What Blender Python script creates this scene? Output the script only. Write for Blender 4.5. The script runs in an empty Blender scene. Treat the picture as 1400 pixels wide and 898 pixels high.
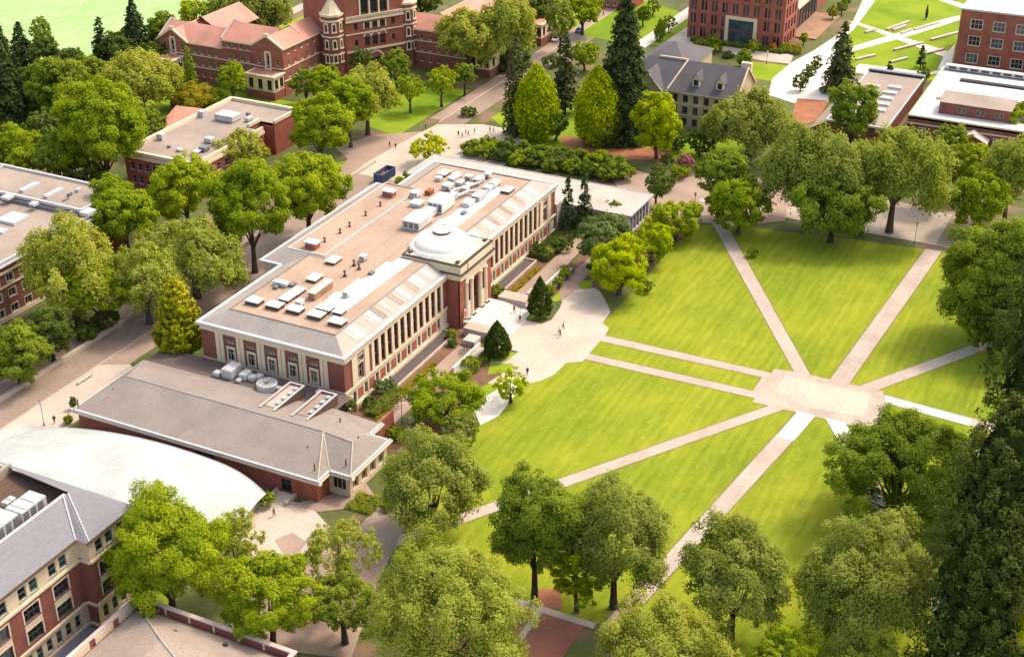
import bpy, math, random
import numpy as np
from mathutils import Vector
random.seed(7); RNG = np.random.default_rng(11)
R = math.radians
sc = bpy.context.scene
col = sc.collection
# ------------------------------------------------------------------ survey camera
CF, CP, CY, CH = 1936.5, R(28.11), R(26.23), 140.0
_cp, _sp = math.cos(CP), math.sin(CP)
FW = Vector((math.cos(CY)*_cp, math.sin(CY)*_cp, -_sp))
RT = Vector((math.sin(CY), -math.cos(CY), 0))
UP = RT.cross(FW)
CAM = Vector((-190.6, -128.6, CH))
def W(px, py, z=0.0):
    """point of the place at height z that was surveyed at this spot of the 1400 px photograph"""
    d = FW*CF + RT*(px-700) + UP*(449-py)
    t = (z-CH)/d.z
    return (CAM.x+d.x*t, CAM.y+d.y*t)
def depth(x, y, z): return (Vector((x, y, z))-CAM).dot(FW)
def WP(pts, z=0.0): return [W(a, b, z) for a, b in pts]
# ------------------------------------------------------------------ objects
OFF = {}
def tag(o, label=None, cat=None, group=None, kind=None):
    if label: o['label'] = label
    if cat: o['category'] = cat
    if group: o['group'] = group
    if kind: o['kind'] = kind
    return o
def thing(name, loc, label, cat, group=None):
    o = bpy.data.objects.new(name, None); col.objects.link(o)
    o.location = (loc[0], loc[1], loc[2] if len(loc) > 2 else 0.0)
    o.empty_display_size = 0.3
    OFF[o.name] = Vector(o.location)
    return tag(o, label, cat, group)
class MB:
    def __init__(s): s.v = []; s.f = []; s.m = []
    def face(s, pts, m=0):
        n = len(s.v); s.v += [tuple(p) for p in pts]; s.f.append(tuple(range(n, n+len(pts)))); s.m.append(m)
    def box(s, x0, x1, y0, y1, z0, z1, m=0):
        if x0 > x1: x0, x1 = x1, x0
        if y0 > y1: y0, y1 = y1, y0
        n = len(s.v)
        s.v += [(x0,y0,z0),(x1,y0,z0),(x1,y1,z0),(x0,y1,z0),(x0,y0,z1),(x1,y0,z1),(x1,y1,z1),(x0,y1,z1)]
        for f in ((0,3,2,1),(4,5,6,7),(0,1,5,4),(1,2,6,5),(2,3,7,6),(3,0,4,7)):
            s.f.append(tuple(n+i for i in f)); s.m.append(m)
        return s
    def prism(s, poly, z0, z1, m=0, taper=1.0):
        k = len(poly); n = len(s.v)
        a = sum(poly[i][0]*poly[(i+1) % k][1]-poly[(i+1) % k][0]*poly[i][1] for i in range(k))
        if a < 0: poly = poly[::-1]
        cx = sum(p[0] for p in poly)/k; cy = sum(p[1] for p in poly)/k
        s.v += [(p[0], p[1], z0) for p in poly]+[(cx+(p[0]-cx)*taper, cy+(p[1]-cy)*taper, z1) for p in poly]
        s.f.append(tuple(n+i for i in range(k-1, -1, -1))); s.m.append(m)
        s.f.append(tuple(n+k+i for i in range(k))); s.m.append(m)
        for i in range(k):
            j = (i+1) % k; s.f.append((n+i, n+j, n+k+j, n+k+i)); s.m.append(m)
        return s
    def sheet(s, poly, z, m=0):
        k = len(poly)
        a = sum(poly[i][0]*poly[(i+1) % k][1]-poly[(i+1) % k][0]*poly[i][1] for i in range(k))
        if a < 0: poly = poly[::-1]
        s.face([(p[0], p[1], z) for p in poly], m); return s
    def tube(s, pts, rad, n=6, m=0):
        pts = [Vector(p) for p in pts]; base = len(s.v)
        for i, p in enumerate(pts):
            d = (pts[min(i+1, len(pts)-1)]-pts[max(i-1, 0)]).normalized()
            a = d.orthogonal().normalized() if abs(d.z) < .9 else Vector((1, 0, 0)); a = (a-d*a.dot(d)).normalized(); b = d.cross(a)
            for k in range(n):
                t = 2*math.pi*k/n; q = p+(a*math.cos(t)+b*math.sin(t))*rad[i]; s.v.append(tuple(q))
        for i in range(len(pts)-1):
            for k in range(n):
                j = (k+1) % n; s.f.append((base+i*n+k, base+i*n+j, base+(i+1)*n+j, base+(i+1)*n+k)); s.m.append(m)
        s.f.append(tuple(base+k for k in range(n-1, -1, -1))); s.m.append(m)
        e = base+(len(pts)-1)*n; s.f.append(tuple(e+k for k in range(n))); s.m.append(m)
        return s
    def lathe(s, cx, cy, prof, n=32, m=0):
        base = len(s.v)
        for r, z in prof:
            for k in range(n):
                t = 2*math.pi*k/n; s.v.append((cx+r*math.cos(t), cy+r*math.sin(t), z))
        for i in range(len(prof)-1):
            for k in range(n):
                j = (k+1) % n; s.f.append((base+i*n+k, base+i*n+j, base+(i+1)*n+j, base+(i+1)*n+k)); s.m.append(m)
        e = base+(len(prof)-1)*n; s.f.append(tuple(e+k for k in range(n))); s.m.append(m)
        return s
    def build(s, name, mats, parent=None, smooth=False, bevel=0):
        if not isinstance(mats, (list, tuple)): mats = [mats]
        off = OFF[parent.name] if parent else Vector((0, 0, 0))
        me = bpy.data.meshes.new(name)
        me.from_pydata([(a-off.x, b-off.y, c-off.z) for a, b, c in s.v], [], s.f)
        for mt in mats: me.materials.append(mt)
        if len(mats) > 1: me.polygons.foreach_set('material_index', s.m)
        if smooth: me.polygons.foreach_set('use_smooth', [True]*len(me.polygons))
        me.update()
        o = bpy.data.objects.new(name, me); col.objects.link(o)
        if parent: o.parent = parent
        OFF[o.name] = off
        if bevel:
            md = o.modifiers.new('edge', 'BEVEL'); md.width = bevel; md.segments = 1; md.limit_method = 'ANGLE'
        return o
# a wall plane: origin, unit direction left->right seen from outside, outward = (dy,-dx)
class Face:
    def __init__(s, x, y, dx, dy):
        l = math.hypot(dx, dy); s.o = (x, y); s.d = (dx/l, dy/l); s.n = (dy/l, -dx/l)
    def p(s, u, z, d=0.0):
        return (s.o[0]+s.d[0]*u+s.n[0]*d, s.o[1]+s.d[1]*u+s.n[1]*d, z)
    def box(s, mb, u0, u1, z0, z1, d0, d1, m=0):
        q = [s.p(u0, 0, d1), s.p(u1, 0, d1), s.p(u1, 0, d0), s.p(u0, 0, d0)]
        mb.prism([(a[0], a[1]) for a in q], z0, z1, m)
    def wall(s, mb, L, z0, z1, ops=(), reveal=.3, m=0, mat_at=None):
        us = sorted({0, L, *[o[0] for o in ops], *[o[1] for o in ops]})
        zs = sorted({z0, z1, *[o[2] for o in ops], *[o[3] for o in ops]})
        for i in range(len(us)-1):
            for j in range(len(zs)-1):
                uc = (us[i]+us[i+1])/2; zc = (zs[j]+zs[j+1])/2
                if any(o[0] < uc < o[1] and o[2] < zc < o[3] for o in ops): continue
                mb.face([s.p(us[i], zs[j]), s.p(us[i+1], zs[j]), s.p(us[i+1], zs[j+1]), s.p(us[i], zs[j+1])], m)
        for a, b, c, d in [o[:4] for o in ops]:
            r = -reveal
            mb.face([s.p(a, c), s.p(a, d), s.p(a, d, r), s.p(a, c, r)], m)
            mb.face([s.p(b, c), s.p(b, c, r), s.p(b, d, r), s.p(b, d)], m)
            mb.face([s.p(a, c), s.p(a, c, r), s.p(b, c, r), s.p(b, c)], m)
            mb.face([s.p(a, d), s.p(b, d), s.p(b, d, r), s.p(a, d, r)], m)
    def window(s, u0, u1, z0, z1, parent, frame, glass, reveal=.3, nu=2, nz=2, fw=.12, surround=None, sill=True, sm=None):
        fb = MB(); r = -reveal
        s.box(fb, u0, u0+fw, z0, z1, r+.02, r+.14); s.box(fb, u1-fw, u1, z0, z1, r+.02, r+.14)
        s.box(fb, u0+fw, u1-fw, z0, z0+fw, r+.02, r+.14); s.box(fb, u0+fw, u1-fw, z1-fw, z1, r+.02, r+.14)
        for i in range(1, nu):
            u = u0+(u1-u0)*i/nu; s.box(fb, u-.04, u+.04, z0+fw, z1-fw, r+.02, r+.1)
        for i in range(1, nz):
            z = z0+(z1-z0)*i/nz; s.box(fb, u0+fw, u1-fw, z-.04, z+.04, r+.01, r+.09)
        if sill: s.box(fb, u0-.12, u1+.12, z0-.16, z0-.002, -.05, .1)
        sb = MB() if sm else fb
        if surround:
            w = surround; fb, fk = sb, fb
            s.box(fb, u0-w, u0-.002, z0, z1+w, -.05, .07); s.box(fb, u1+.002, u1+w, z0, z1+w, -.05, .07)
            s.box(fb, u0, u1, z1+.002, z1+w, -.05, .07); fb = fk
            if sm: s.box(sb, u0, u1, z0-w, z0-.17, -.05, .07); sb.build('window_surround', sm, parent)
        o = fb.build('window', frame, parent)
        gb = MB(); gb.face([s.p(u0, z0, r+.03), s.p(u1, z0, r+.03), s.p(u1, z1, r+.03), s.p(u0, z1, r+.03)])
        gb.build('pane', glass[random.randrange(len(glass))], o)
        return o
# ------------------------------------------------------------------ materials
def newmat(name):
    m = bpy.data.materials.new(name); m.use_nodes = True; nt = m.node_tree
    for n in list(nt.nodes): nt.nodes.remove(n)
    out = nt.nodes.new('ShaderNodeOutputMaterial'); return m, nt, out
def N(nt, t, **kw):
    n = nt.nodes.new(t)
    for k, v in kw.items():
        if k.startswith('i_'):
            key = k[2:]; key = int(key) if key.isdigit() else key.replace('_', ' ')
            n.inputs[key].default_value = v
        else: setattr(n, k, v)
    return n
def ramp(nt, fac, stops):
    r = N(nt, 'ShaderNodeValToRGB'); e = r.color_ramp.elements
    while len(e) < len(stops): e.new(.5)
    for i, (p, c) in enumerate(stops): e[i].position = p; e[i].color = (*c, 1)
    nt.links.new(fac, r.inputs[0]); return r.outputs[0]
def mul(nt, a, b, mode='MULTIPLY', f=1.0):
    m = N(nt, 'ShaderNodeMix', data_type='RGBA', blend_type=mode)
    if isinstance(f, float): m.inputs[0].default_value = f
    else: nt.links.new(f, m.inputs[0])
    for k, x in ((6, a), (7, b)):
        if isinstance(x, tuple): m.inputs[k].default_value = (*x, 1)
        else: nt.links.new(x, m.inputs[k])
    return m.outputs[2]
def noisecol(nt, pos, scale, lo, hi, detail=4, rough=.6):
    n = N(nt, 'ShaderNodeTexNoise'); n.inputs['Scale'].default_value = scale; n.inputs['Detail'].default_value = detail; n.inputs['Roughness'].default_value = rough
    nt.links.new(pos, n.inputs['Vector'])
    return ramp(nt, n.outputs[0], [(.3, lo), (.7, hi)])
def worldpos(nt): return N(nt, 'ShaderNodeNewGeometry').outputs['Position']
def surf(name, base, vary=.16, s1=.12, s2=2.0, rough=.85, tint=None, metallic=0., spec=.3, bump=0., stain=None):
    """weathered plain surface: base colour with broad and fine uneven tone"""
    m, nt, out = newmat(name); pos = worldpos(nt)
    c1 = noisecol(nt, pos, s1, tuple([1-vary]*3), tuple([1+vary*.6]*3), 5)
    c2 = noisecol(nt, pos, s2, tuple([1-vary*.8]*3), tuple([1+vary*.5]*3), 3)
    c = mul(nt, mul(nt, base, c1), c2)
    if stain:
        n = N(nt, 'ShaderNodeTexNoise'); n.inputs['Scale'].default_value = stain[1]; n.inputs['Detail'].default_value = 6
        nt.links.new(pos, n.inputs['Vector']); f = ramp(nt, n.outputs[0], [(stain[2], (0, 0, 0)), (stain[2]+.12, (1, 1, 1))])
        c = mul(nt, c, stain[0], 'MIX', f)
    b = N(nt, 'ShaderNodeBsdfPrincipled'); b.inputs['Roughness'].default_value = rough; b.inputs['Metallic'].default_value = metallic
    b.inputs['Specular IOR Level'].default_value = spec
    nt.links.new(c, b.inputs['Base Color']); nt.links.new(b.outputs[0], out.inputs[0])
    return m
def lines(nt, axis, period, width, soft=.0):
    """0..1 mask of thin lines along one world axis (0 x,1 y,2 z)"""
    pos = worldpos(nt); sp = N(nt, 'ShaderNodeSeparateXYZ'); nt.links.new(pos, sp.inputs[0])
    a = N(nt, 'ShaderNodeMath', operation='DIVIDE'); nt.links.new(sp.outputs[axis], a.inputs[0]); a.inputs[1].default_value = period
    f = N(nt, 'ShaderNodeMath', operation='FRACT'); nt.links.new(a.outputs[0], f.inputs[0])
    g = N(nt, 'ShaderNodeMath', operation='LESS_THAN'); nt.links.new(f.outputs[0], g.inputs[0]); g.inputs[1].default_value = width
    return g.outputs[0]
def seamed(name, base, axis, period, width, dark=.6, vary=.15, rough=.6, s1=.15):
    m, nt, out = newmat(name); pos = worldpos(nt)
    c = mul(nt, base, noisecol(nt, pos, s1, tuple([1-vary]*3), tuple([1+vary*.6]*3), 5))
    c = mul(nt, c, noisecol(nt, pos, 1.5, (.9, .9, .9), (1.08, 1.08, 1.08), 3))
    for ax in ([axis] if isinstance(axis, int) else axis):
        c = mul(nt, c, tuple([dark]*3), 'MULTIPLY', lines(nt, ax, period, width))
    b = N(nt, 'ShaderNodeBsdfPrincipled'); b.inputs['Roughness'].default_value = rough; b.inputs['Specular IOR Level'].default_value = .35
    nt.links.new(c, b.inputs['Base Color']); nt.links.new(b.outputs[0], out.inputs[0]); return m
def brick(name, base, mortar=1.5):
    m, nt, out = newmat(name); pos = worldpos(nt)
    c = mul(nt, base, noisecol(nt, pos, .35, (.78, .76, .76), (1.15, 1.12, 1.1), 5))
    c = mul(nt, c, noisecol(nt, pos, 3.5, (.8, .78, .78), (1.2, 1.18, 1.15), 3))
    c = mul(nt, c, (mortar, mortar*1.05, mortar*1.1), 'MULTIPLY', lines(nt, 2, .3, .14))
    b = N(nt, 'ShaderNodeBsdfPrincipled'); b.inputs['Roughness'].default_value = .9; b.inputs['Specular IOR Level'].default_value = .2
    nt.links.new(c, b.inputs['Base Color']); nt.links.new(b.outputs[0], out.inputs[0]); return m
def glassmat(name, base, rough=.15):
    m, nt, out = newmat(name); pos = worldpos(nt)
    c = mul(nt, base, noisecol(nt, pos, .6, (.5, .5, .5), (1.6, 1.6, 1.6), 2))
    b = N(nt, 'ShaderNodeBsdfPrincipled'); b.inputs['Roughness'].default_value = rough; b.inputs['Specular IOR Level'].default_value = .6
    nt.links.new(c, b.inputs['Base Color']); nt.links.new(b.outputs[0], out.inputs[0]); return m
def grassmat(name, a, b_, dry, stripe=True):
    m, nt, out = newmat(name); pos = worldpos(nt)
    n1 = N(nt, 'ShaderNodeTexNoise'); n1.inputs['Scale'].default_value = .045; n1.inputs['Detail'].default_value = 6; n1.inputs['Roughness'].default_value = .65
    nt.links.new(pos, n1.inputs['Vector'])
    c = ramp(nt, n1.outputs[0], [(.36, a), (.62, b_)])
    if stripe:
        # mower lines run along x, broken up by stretched noise
        mp = N(nt, 'ShaderNodeMapping'); mp.inputs['Scale'].default_value = (.09, .75, 1); nt.links.new(pos, mp.inputs[0])
        n2 = N(nt, 'ShaderNodeTexNoise'); n2.inputs['Scale'].default_value = 1.; n2.inputs['Detail'].default_value = 4; nt.links.new(mp.outputs[0], n2.inputs['Vector'])
        c = mul(nt, c, ramp(nt, n2.outputs[0], [(.35, (.86, .9, .8)), (.65, (1.13, 1.08, 1.2))]))
        wv = N(nt, 'ShaderNodeTexWave', wave_type='BANDS', bands_direction='Y'); wv.inputs['Scale'].default_value = .17; wv.inputs['Distortion'].default_value = 1.5; wv.inputs['Detail'].default_value = 3; wv.inputs['Detail Scale'].default_value = .6
        nt.links.new(pos, wv.inputs['Vector'])
        c = mul(nt, c, ramp(nt, wv.outputs[0], [(.2, (.96, .975, .93)), (.8, (1.04, 1.025, 1.06))]))
        mp2 = N(nt, 'ShaderNodeMapping'); mp2.inputs['Scale'].default_value = (.45, 1.3, 1); mp2.inputs['Location'].default_value = (31, 7, 0); nt.links.new(pos, mp2.inputs[0])
        n3 = N(nt, 'ShaderNodeTexNoise'); n3.inputs['Scale'].default_value = 1.; n3.inputs['Detail'].default_value = 5; n3.inputs['Roughness'].default_value = .7; nt.links.new(mp2.outputs[0], n3.inputs['Vector'])
        f = ramp(nt, n3.outputs[0], [(.53, (0, 0, 0)), (.75, (.5, .5, .5))])
        c = mul(nt, c, dry, 'MIX', f)
    c = mul(nt, c, noisecol(nt, pos, 4., (.8, .82, .75), (1.18, 1.15, 1.2), 3))
    b = N(nt, 'ShaderNodeBsdfPrincipled'); b.inputs['Roughness'].default_value = .95; b.inputs['Specular IOR Level'].default_value = .1
    nt.links.new(c, b.inputs['Base Color']); nt.links.new(b.outputs[0], out.inputs[0]); return m
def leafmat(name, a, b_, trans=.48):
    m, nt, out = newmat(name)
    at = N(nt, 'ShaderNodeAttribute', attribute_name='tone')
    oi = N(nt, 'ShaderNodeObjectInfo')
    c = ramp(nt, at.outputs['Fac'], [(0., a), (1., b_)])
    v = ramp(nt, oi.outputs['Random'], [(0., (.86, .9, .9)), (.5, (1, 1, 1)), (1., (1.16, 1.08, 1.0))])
    c = mul(nt, c, v)
    d = N(nt, 'ShaderNodeBsdfDiffuse'); t = N(nt, 'ShaderNodeBsdfTranslucent'); x = N(nt, 'ShaderNodeMixShader'); x.inputs[0].default_value = trans
    nt.links.new(c, d.inputs[0]); nt.links.new(mul(nt, c, (1.15, 1.15, .6)), t.inputs[0])
    nt.links.new(d.outputs[0], x.inputs[1]); nt.links.new(t.outputs[0], x.inputs[2]); nt.links.new(x.outputs[0], out.inputs[0]); return m
M = dict(
    ground=surf('mulch and rough grass', (.10, .12, .03), .3, .06, 1.2, stain=((.20, .13, .08), .09, .52)),
    lawn=grassmat('mown lawn', (.158, .22, .013), (.248, .287, .018), (.38, .36, .09)),
    lawn2=grassmat('small lawn', (.13, .23, .012), (.24, .32, .02), (.4, .4, .1), False),
    field=grassmat('pale sports field', (.27, .42, .17), (.33, .47, .22), (.38, .46, .25)),
    path=seamed('pale concrete path', (.43, .36, .30), (0, 1), 2.4, .05, .86, .2, .85, .12),
    plaza=seamed('cream concrete plaza', (.49, .42, .35), (0, 1), 3.6, .025, .88, .18, .85, .1),
    domew=surf('white painted dome', (.82, .78, .71), .03),
    white=surf('white concrete', (.64, .60, .55), .06, .1, 1.5),
    pink=surf('pinkish brick paving', (.34, .25, .20), .18, .12, 2.5),
    road=surf('worn tan asphalt', (.285, .22, .175), .25, .07, 1.5, stain=((.27, .21, .17), .12, .58)),
    kerb=surf('kerb stone', (.50, .42, .34), .15),
    margin=surf('painted edge shade', (.17, .15, .06), .3, .5, 3.),  # dark ground tone that paints the thin shadow along path edges
    soil=surf('planting soil', (.17, .095, .055), .25, .3, 3.),
    bark_mulch=surf('red bark mulch', (.34, .14, .07), .25, .3, 3.),
    redpave=surf('red brick paving', (.30, .12, .085), .18, .2, 3.),
    brick=brick('dark red brick', (.225, .088, .07)),
    brick2=brick('warm red brick', (.285, .10, .072)),
    brick3=brick('orange red brick', (.32, .11, .078)),
    tanbrick=brick('tan stone brick', (.45, .36, .24), 1.15),
    cream=surf('cream stone', (.72, .585, .42), .1, .3, 2.),
    cream2=surf('pale cream render', (.66, .53, .38), .1, .3, 2.),
    trim=surf('white painted metal trim', (.50, .49, .51), .06, .3, 2., rough=.5),
    gravel=surf('tan gravel roof', (.395, .29, .215), .2, .08, 2.5, stain=((.33, .235, .17), .12, .57)),
    gravel2=surf('grey gravel roof', (.32, .265, .225), .2, .08, 2., stain=((.27, .22, .19), .12, .6)),
    metal=seamed('grey standing seam roof', (.31, .28, .255), 1, .6, .12, .72),
    metalx=seamed('pale standing seam roof', (.36, .325, .285), 0, .6, .12, .78),
    shing=surf('brown grey shingle roof', (.25, .218, .195), .16, .15, 2.5, stain=((.30, .24, .20), .2, .6)),
    sheet=surf('pale metal sheet roof', (.44, .405, .36), .16, .1, 1.5),
    slate=surf('slate shingle roof', (.11, .103, .112), .15, .2, 3.),
    tile=seamed('terracotta tile roof', (.50, .235, .17), (0, 1), .5, .16, .88, vary=.22),
    secroof=seamed('blue grey metal roof', (.185, .185, .21), 0, .55, .14, .75, .08),
    membrane=surf('white roof membrane', (.62, .62, .61), .12, .1, 1.),
    canopy=seamed('frosted white canopy', (.43, .475, .45), (0, 1), 3.1, .035, .86, .2, .4, .12),
    tar=surf('dark brown tar roof', (.13, .10, .09), .2),
    unit=surf('light grey equipment', (.5, .5, .5), .15, .5, 3., rough=.5),
    unitd=surf('dark grey equipment', (.16, .17, .19), .2, .5, 3., rough=.5),
    dark=surf('dark flashing', (.05, .045, .05), .2),
    bronze=surf('dark brown metal', (.11, .07, .05), .2),
    frame=surf('window frame', (.62, .54, .44), .08),
    framed=surf('dark window frame', (.08, .08, .09), .1),
    framegr=surf('green grey window frame', (.22, .28, .24), .1),
    g1=glassmat('dark glass', (.015, .017, .022)), g2=glassmat('glass with blind', (.12, .12, .11), .3), g3=glassmat('greenish glass', (.03, .06, .06)),
    g4=glassmat('blue grey glass', (.06, .085, .11)),
    bark=surf('bark', (.10, .075, .055), .3, .8, 4.), barkd=surf('dark bark', (.055, .04, .032), .3, .8, 4.),
    bluepaint=surf('blue painted steel', (.04, .085, .17), .25, .5, 3., rough=.5), rust=surf('rusty load', (.27, .10, .05), .35, .8, 4.),
    bluepath=surf('blue grey paving', (.16, .18, .26), .15, .3, 3.),
    carw=surf('white car paint', (.75, .77, .8), .03, rough=.25, spec=.5), tyre=surf('tyre rubber', (.02, .02, .02), .1),
    wood=surf('brown timber deck', (.33, .2, .13), .2, .3, 3.), red=surf('red cloth', (.6, .05, .04), .1),
    stonewall=surf('low stone wall', (.55, .45, .40), .15, .4, 3.),
    skin=surf('skin', (.5, .3, .2), .03), hair=surf('dark hair', (.03, .02, .015), .05), pants=surf('dark trousers', (.03, .035, .06), .1),
    sh0=surf('red shirt', (.5, .04, .05), .05), sh1=surf('white shirt', (.75, .75, .75), .05), sh2=surf('dark jacket', (.035, .035, .05), .05), sh3=surf('blue shirt', (.1, .17, .4), .05),
    l_elm=leafmat('pale elm leaves', (.245, .29, .035), (.475, .51, .10)),
    l_olive=leafmat('olive elm leaves', (.185, .235, .04), (.41, .45, .10)),
    l_map=leafmat('fresh maple leaves', (.19, .27, .015), (.42, .50, .025)),
    l_lime=leafmat('lime leaves', (.25, .33, .006), (.55, .60, .01)),
    l_mid=leafmat('mid green leaves', (.14, .21, .02), (.34, .41, .05)),
    l_dark=leafmat('deep green leaves', (.075, .12, .025), (.21, .27, .055)),
    l_blue=leafmat('grey green leaves', (.10, .155, .045), (.27, .34, .11)),
    l_con=leafmat('conifer needles', (.03, .055, .02), (.11, .145, .045), .15),
    l_ocon=leafmat('olive conifer needles', (0.042, 0.060, 0.022), (0.156, 0.174, 0.060), .15),
    l_seq=leafmat('sequoia foliage', (.04, .062, .016), (.155, .18, .04), .15),
    l_yew=leafmat('clipped yew', (.028, .05, .008), (.085, .12, .02), .2),
    l_gold=leafmat('golden conifer foliage', (.12, .17, .01), (.50, .45, .02), .25),
    l_pink=leafmat('pink blossom', (.3, .1, .12), (.6, .3, .34)), l_orange=leafmat('orange leaves', (.5, .25, .02), (.7, .4, .05)),
    l_yel=leafmat('yellow green plants', (.3, .27, .02), (.5, .42, .04)),
)
# ------------------------------------------------------------------ foliage
def leafobj(name, P, NN, S, T, mat, parent, asp=.62):
    n = len(P); rnd = RNG.normal(size=(n, 3)); NN = NN/np.linalg.norm(NN, axis=1)[:, None]
    t = np.cross(NN, rnd); t /= np.linalg.norm(t, axis=1)[:, None]+1e-9; b = np.cross(NN, t)
    S = S[:, None]
    co = np.empty((n, 4, 3)); co[:, 0] = P+t*S*.6; co[:, 1] = P+b*S*asp*.6; co[:, 2] = P-t*S*.6; co[:, 3] = P-b*S*asp*.6
    me = bpy.data.meshes.new(name); me.vertices.add(4*n); me.vertices.foreach_set('co', co.astype(np.float32).ravel())
    me.loops.add(4*n); me.loops.foreach_set('vertex_index', np.arange(4*n, dtype=np.int32))
    me.polygons.add(n); me.polygons.foreach_set('loop_start', np.arange(0, 4*n, 4, dtype=np.int32)); me.polygons.foreach_set('loop_total', np.full(n, 4, dtype=np.int32))
    me.update(calc_edges=True)
    a = me.attributes.new('tone', 'FLOAT', 'POINT'); a.data.foreach_set('value', np.repeat(np.clip(T, 0, 1), 4).astype(np.float32))
    me.materials.append(mat)
    o = bpy.data.objects.new(name, me); col.objects.link(o)
    if parent: o.parent = parent; OFF[o.name] = OFF[parent.name]
    return o
def unit(n):
    u = RNG.normal(size=(n, 3)); return u/np.linalg.norm(u, axis=1)[:, None]
def broad(r, h, leaf, nl=34, lr=(.24, .4), k=.5, jit=.16, shell=.64, droop=0., under=-.62, squash=.8, sz=None, sub=9.):
    """lobed crown, centre at origin -> leaf arrays and lobe centres"""
    ph = RNG.uniform(0, 6.28, 4); C = []; L = []
    sz = sz or max(.55, .1*(r*.6+h*.4)+.18)
    g = (1+5**.5)/2
    for i in range(nl):
        z = 1-(i+.5)/nl*(1-under); a = 2*math.pi*i/g+RNG.uniform(-.5, .5); z = min(.98, max(-.9, z+RNG.uniform(-.12, .12)))
        q = math.sqrt(1-z*z); md = 1+.13*math.sin(2*a+ph[0])+.1*math.sin(3*a+ph[1])+.08*math.sin(5*a+ph[2]+3*z)+RNG.uniform(-.15, .15)
        s = shell*RNG.uniform(.78, 1.12)*md
        C.append((math.cos(a)*q*s*r, math.sin(a)*q*s*r, z*s*h)); L.append(RNG.uniform(*lr)*(r*.6+h*.4)*(1. if z > -.2 else .85))
    C = np.array(C); L = np.array(L); P = []; NN = []; T = []
    for c, l in zip(C, L):
        out = c/np.array([r, r, h]); out = out/(np.linalg.norm(out)+1e-6); lt = RNG.uniform(.25, .6)
        m = max(5, int(sub*l*l/(sz*sz)*.13))            # twig clusters on the outside of each bough
        d = unit(m*3); d = d[(d@out+RNG.uniform(0, .9, len(d))) > .15][:m]
        for q in d:
            sr = sz*RNG.uniform(.55, 1.15)*min(1.3, max(.6, l/1.6)); cc = c+q*l*RNG.uniform(.72, 1.12)*np.array([1, 1, squash])
            n = max(5, int(k*4*math.pi*sr*sr/(leaf*leaf*.37))); u = unit(n)+q*.35+np.array([0, 0, .15]); u /= np.linalg.norm(u, axis=1)[:, None]
            p = cc+u*sr*(.55+.5*RNG.random((n, 1)))*np.array([1, 1, .8])+RNG.normal(size=u.shape)*sr*jit
            if droop: p[:, 2] -= droop*sr*np.linalg.norm((p-cc)[:, :2], axis=1)*1.2
            P.append(p); NN.append(u*.8+q*.5+out*.2+RNG.normal(size=u.shape)*.38+np.array([0, 0, .45]))
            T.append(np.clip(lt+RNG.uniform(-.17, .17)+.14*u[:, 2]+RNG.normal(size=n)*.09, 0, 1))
    return np.concatenate(P), np.concatenate(NN), np.concatenate(T), C
def cone(r, H, leaf, per=5., up=0., dens=1., rag=.3, power=.85, low=.0):
    nb = int(H*per*max(2.2, r/1.6)); P = []; NN = []; T = []
    for i in range(nb):
        t = (RNG.random())**1.15; z = H*(low+(1-low)*t); a = RNG.uniform(0, 6.28)
        L = r*((1-t)**power)*RNG.uniform(1-rag, 1.08)+.15; n = max(4, int(dens*L*L*1.6/(leaf*leaf)/1.6)+3)
        s = RNG.uniform(.12, 1., n)**.75; d = np.array([math.cos(a), math.sin(a), 0]); e = np.array([-math.sin(a), math.cos(a), 0])
        wd = (.24*L+.15)*(1.15-s)
        p = d*(s*L)[:, None]+e*(RNG.normal(size=n)*wd)[:, None]
        p[:, 2] += z+up*s*L-(0 if up > 0 else .28)*s*s*L+RNG.normal(size=n)*.1*L*.5
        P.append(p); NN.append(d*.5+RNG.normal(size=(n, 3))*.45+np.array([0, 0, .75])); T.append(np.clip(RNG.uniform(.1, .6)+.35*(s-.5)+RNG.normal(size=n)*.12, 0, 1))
    return np.concatenate(P), np.concatenate(NN), np.concatenate(T)
def clump_cone(r, H, leaf, prof, nl=60, lr=.3, k=.6, jit=.1, tone=(.15, .6)):
    """dense lumpy column or teardrop: profile gives radius at height fraction"""
    P = []; NN = []; T = []
    for i in range(nl):
        t = (i+.5)/nl; a = i*2.4+RNG.uniform(-.4, .4); pr = np.interp(t, [q[0] for q in prof], [q[1] for q in prof])
        l = r*lr*(.35+.75*pr)*RNG.uniform(.8, 1.25); q = max(0, r*pr-l*.75)
        c = np.array([math.cos(a)*q, math.sin(a)*q, H*t]); out = np.array([math.cos(a), math.sin(a), .35]); out /= np.linalg.norm(out)
        n = max(6, int(k*4*math.pi*l*l/(leaf*leaf*.37))); u = unit(n*2); u = u[(u@out+RNG.uniform(0, .8, len(u))) > .2][:n]
        P.append(c+u*l*(.8+.25*RNG.random((len(u), 1)))*np.array([1, 1, 1.1])+RNG.normal(size=u.shape)*l*jit)
        NN.append(u+out*.3+RNG.normal(size=u.shape)*.5); T.append(np.clip(RNG.uniform(*tone)+.15*u[:, 2]+RNG.normal(size=len(u))*.14, 0, 1))
    return np.concatenate(P), np.concatenate(NN), np.concatenate(T)
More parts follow.
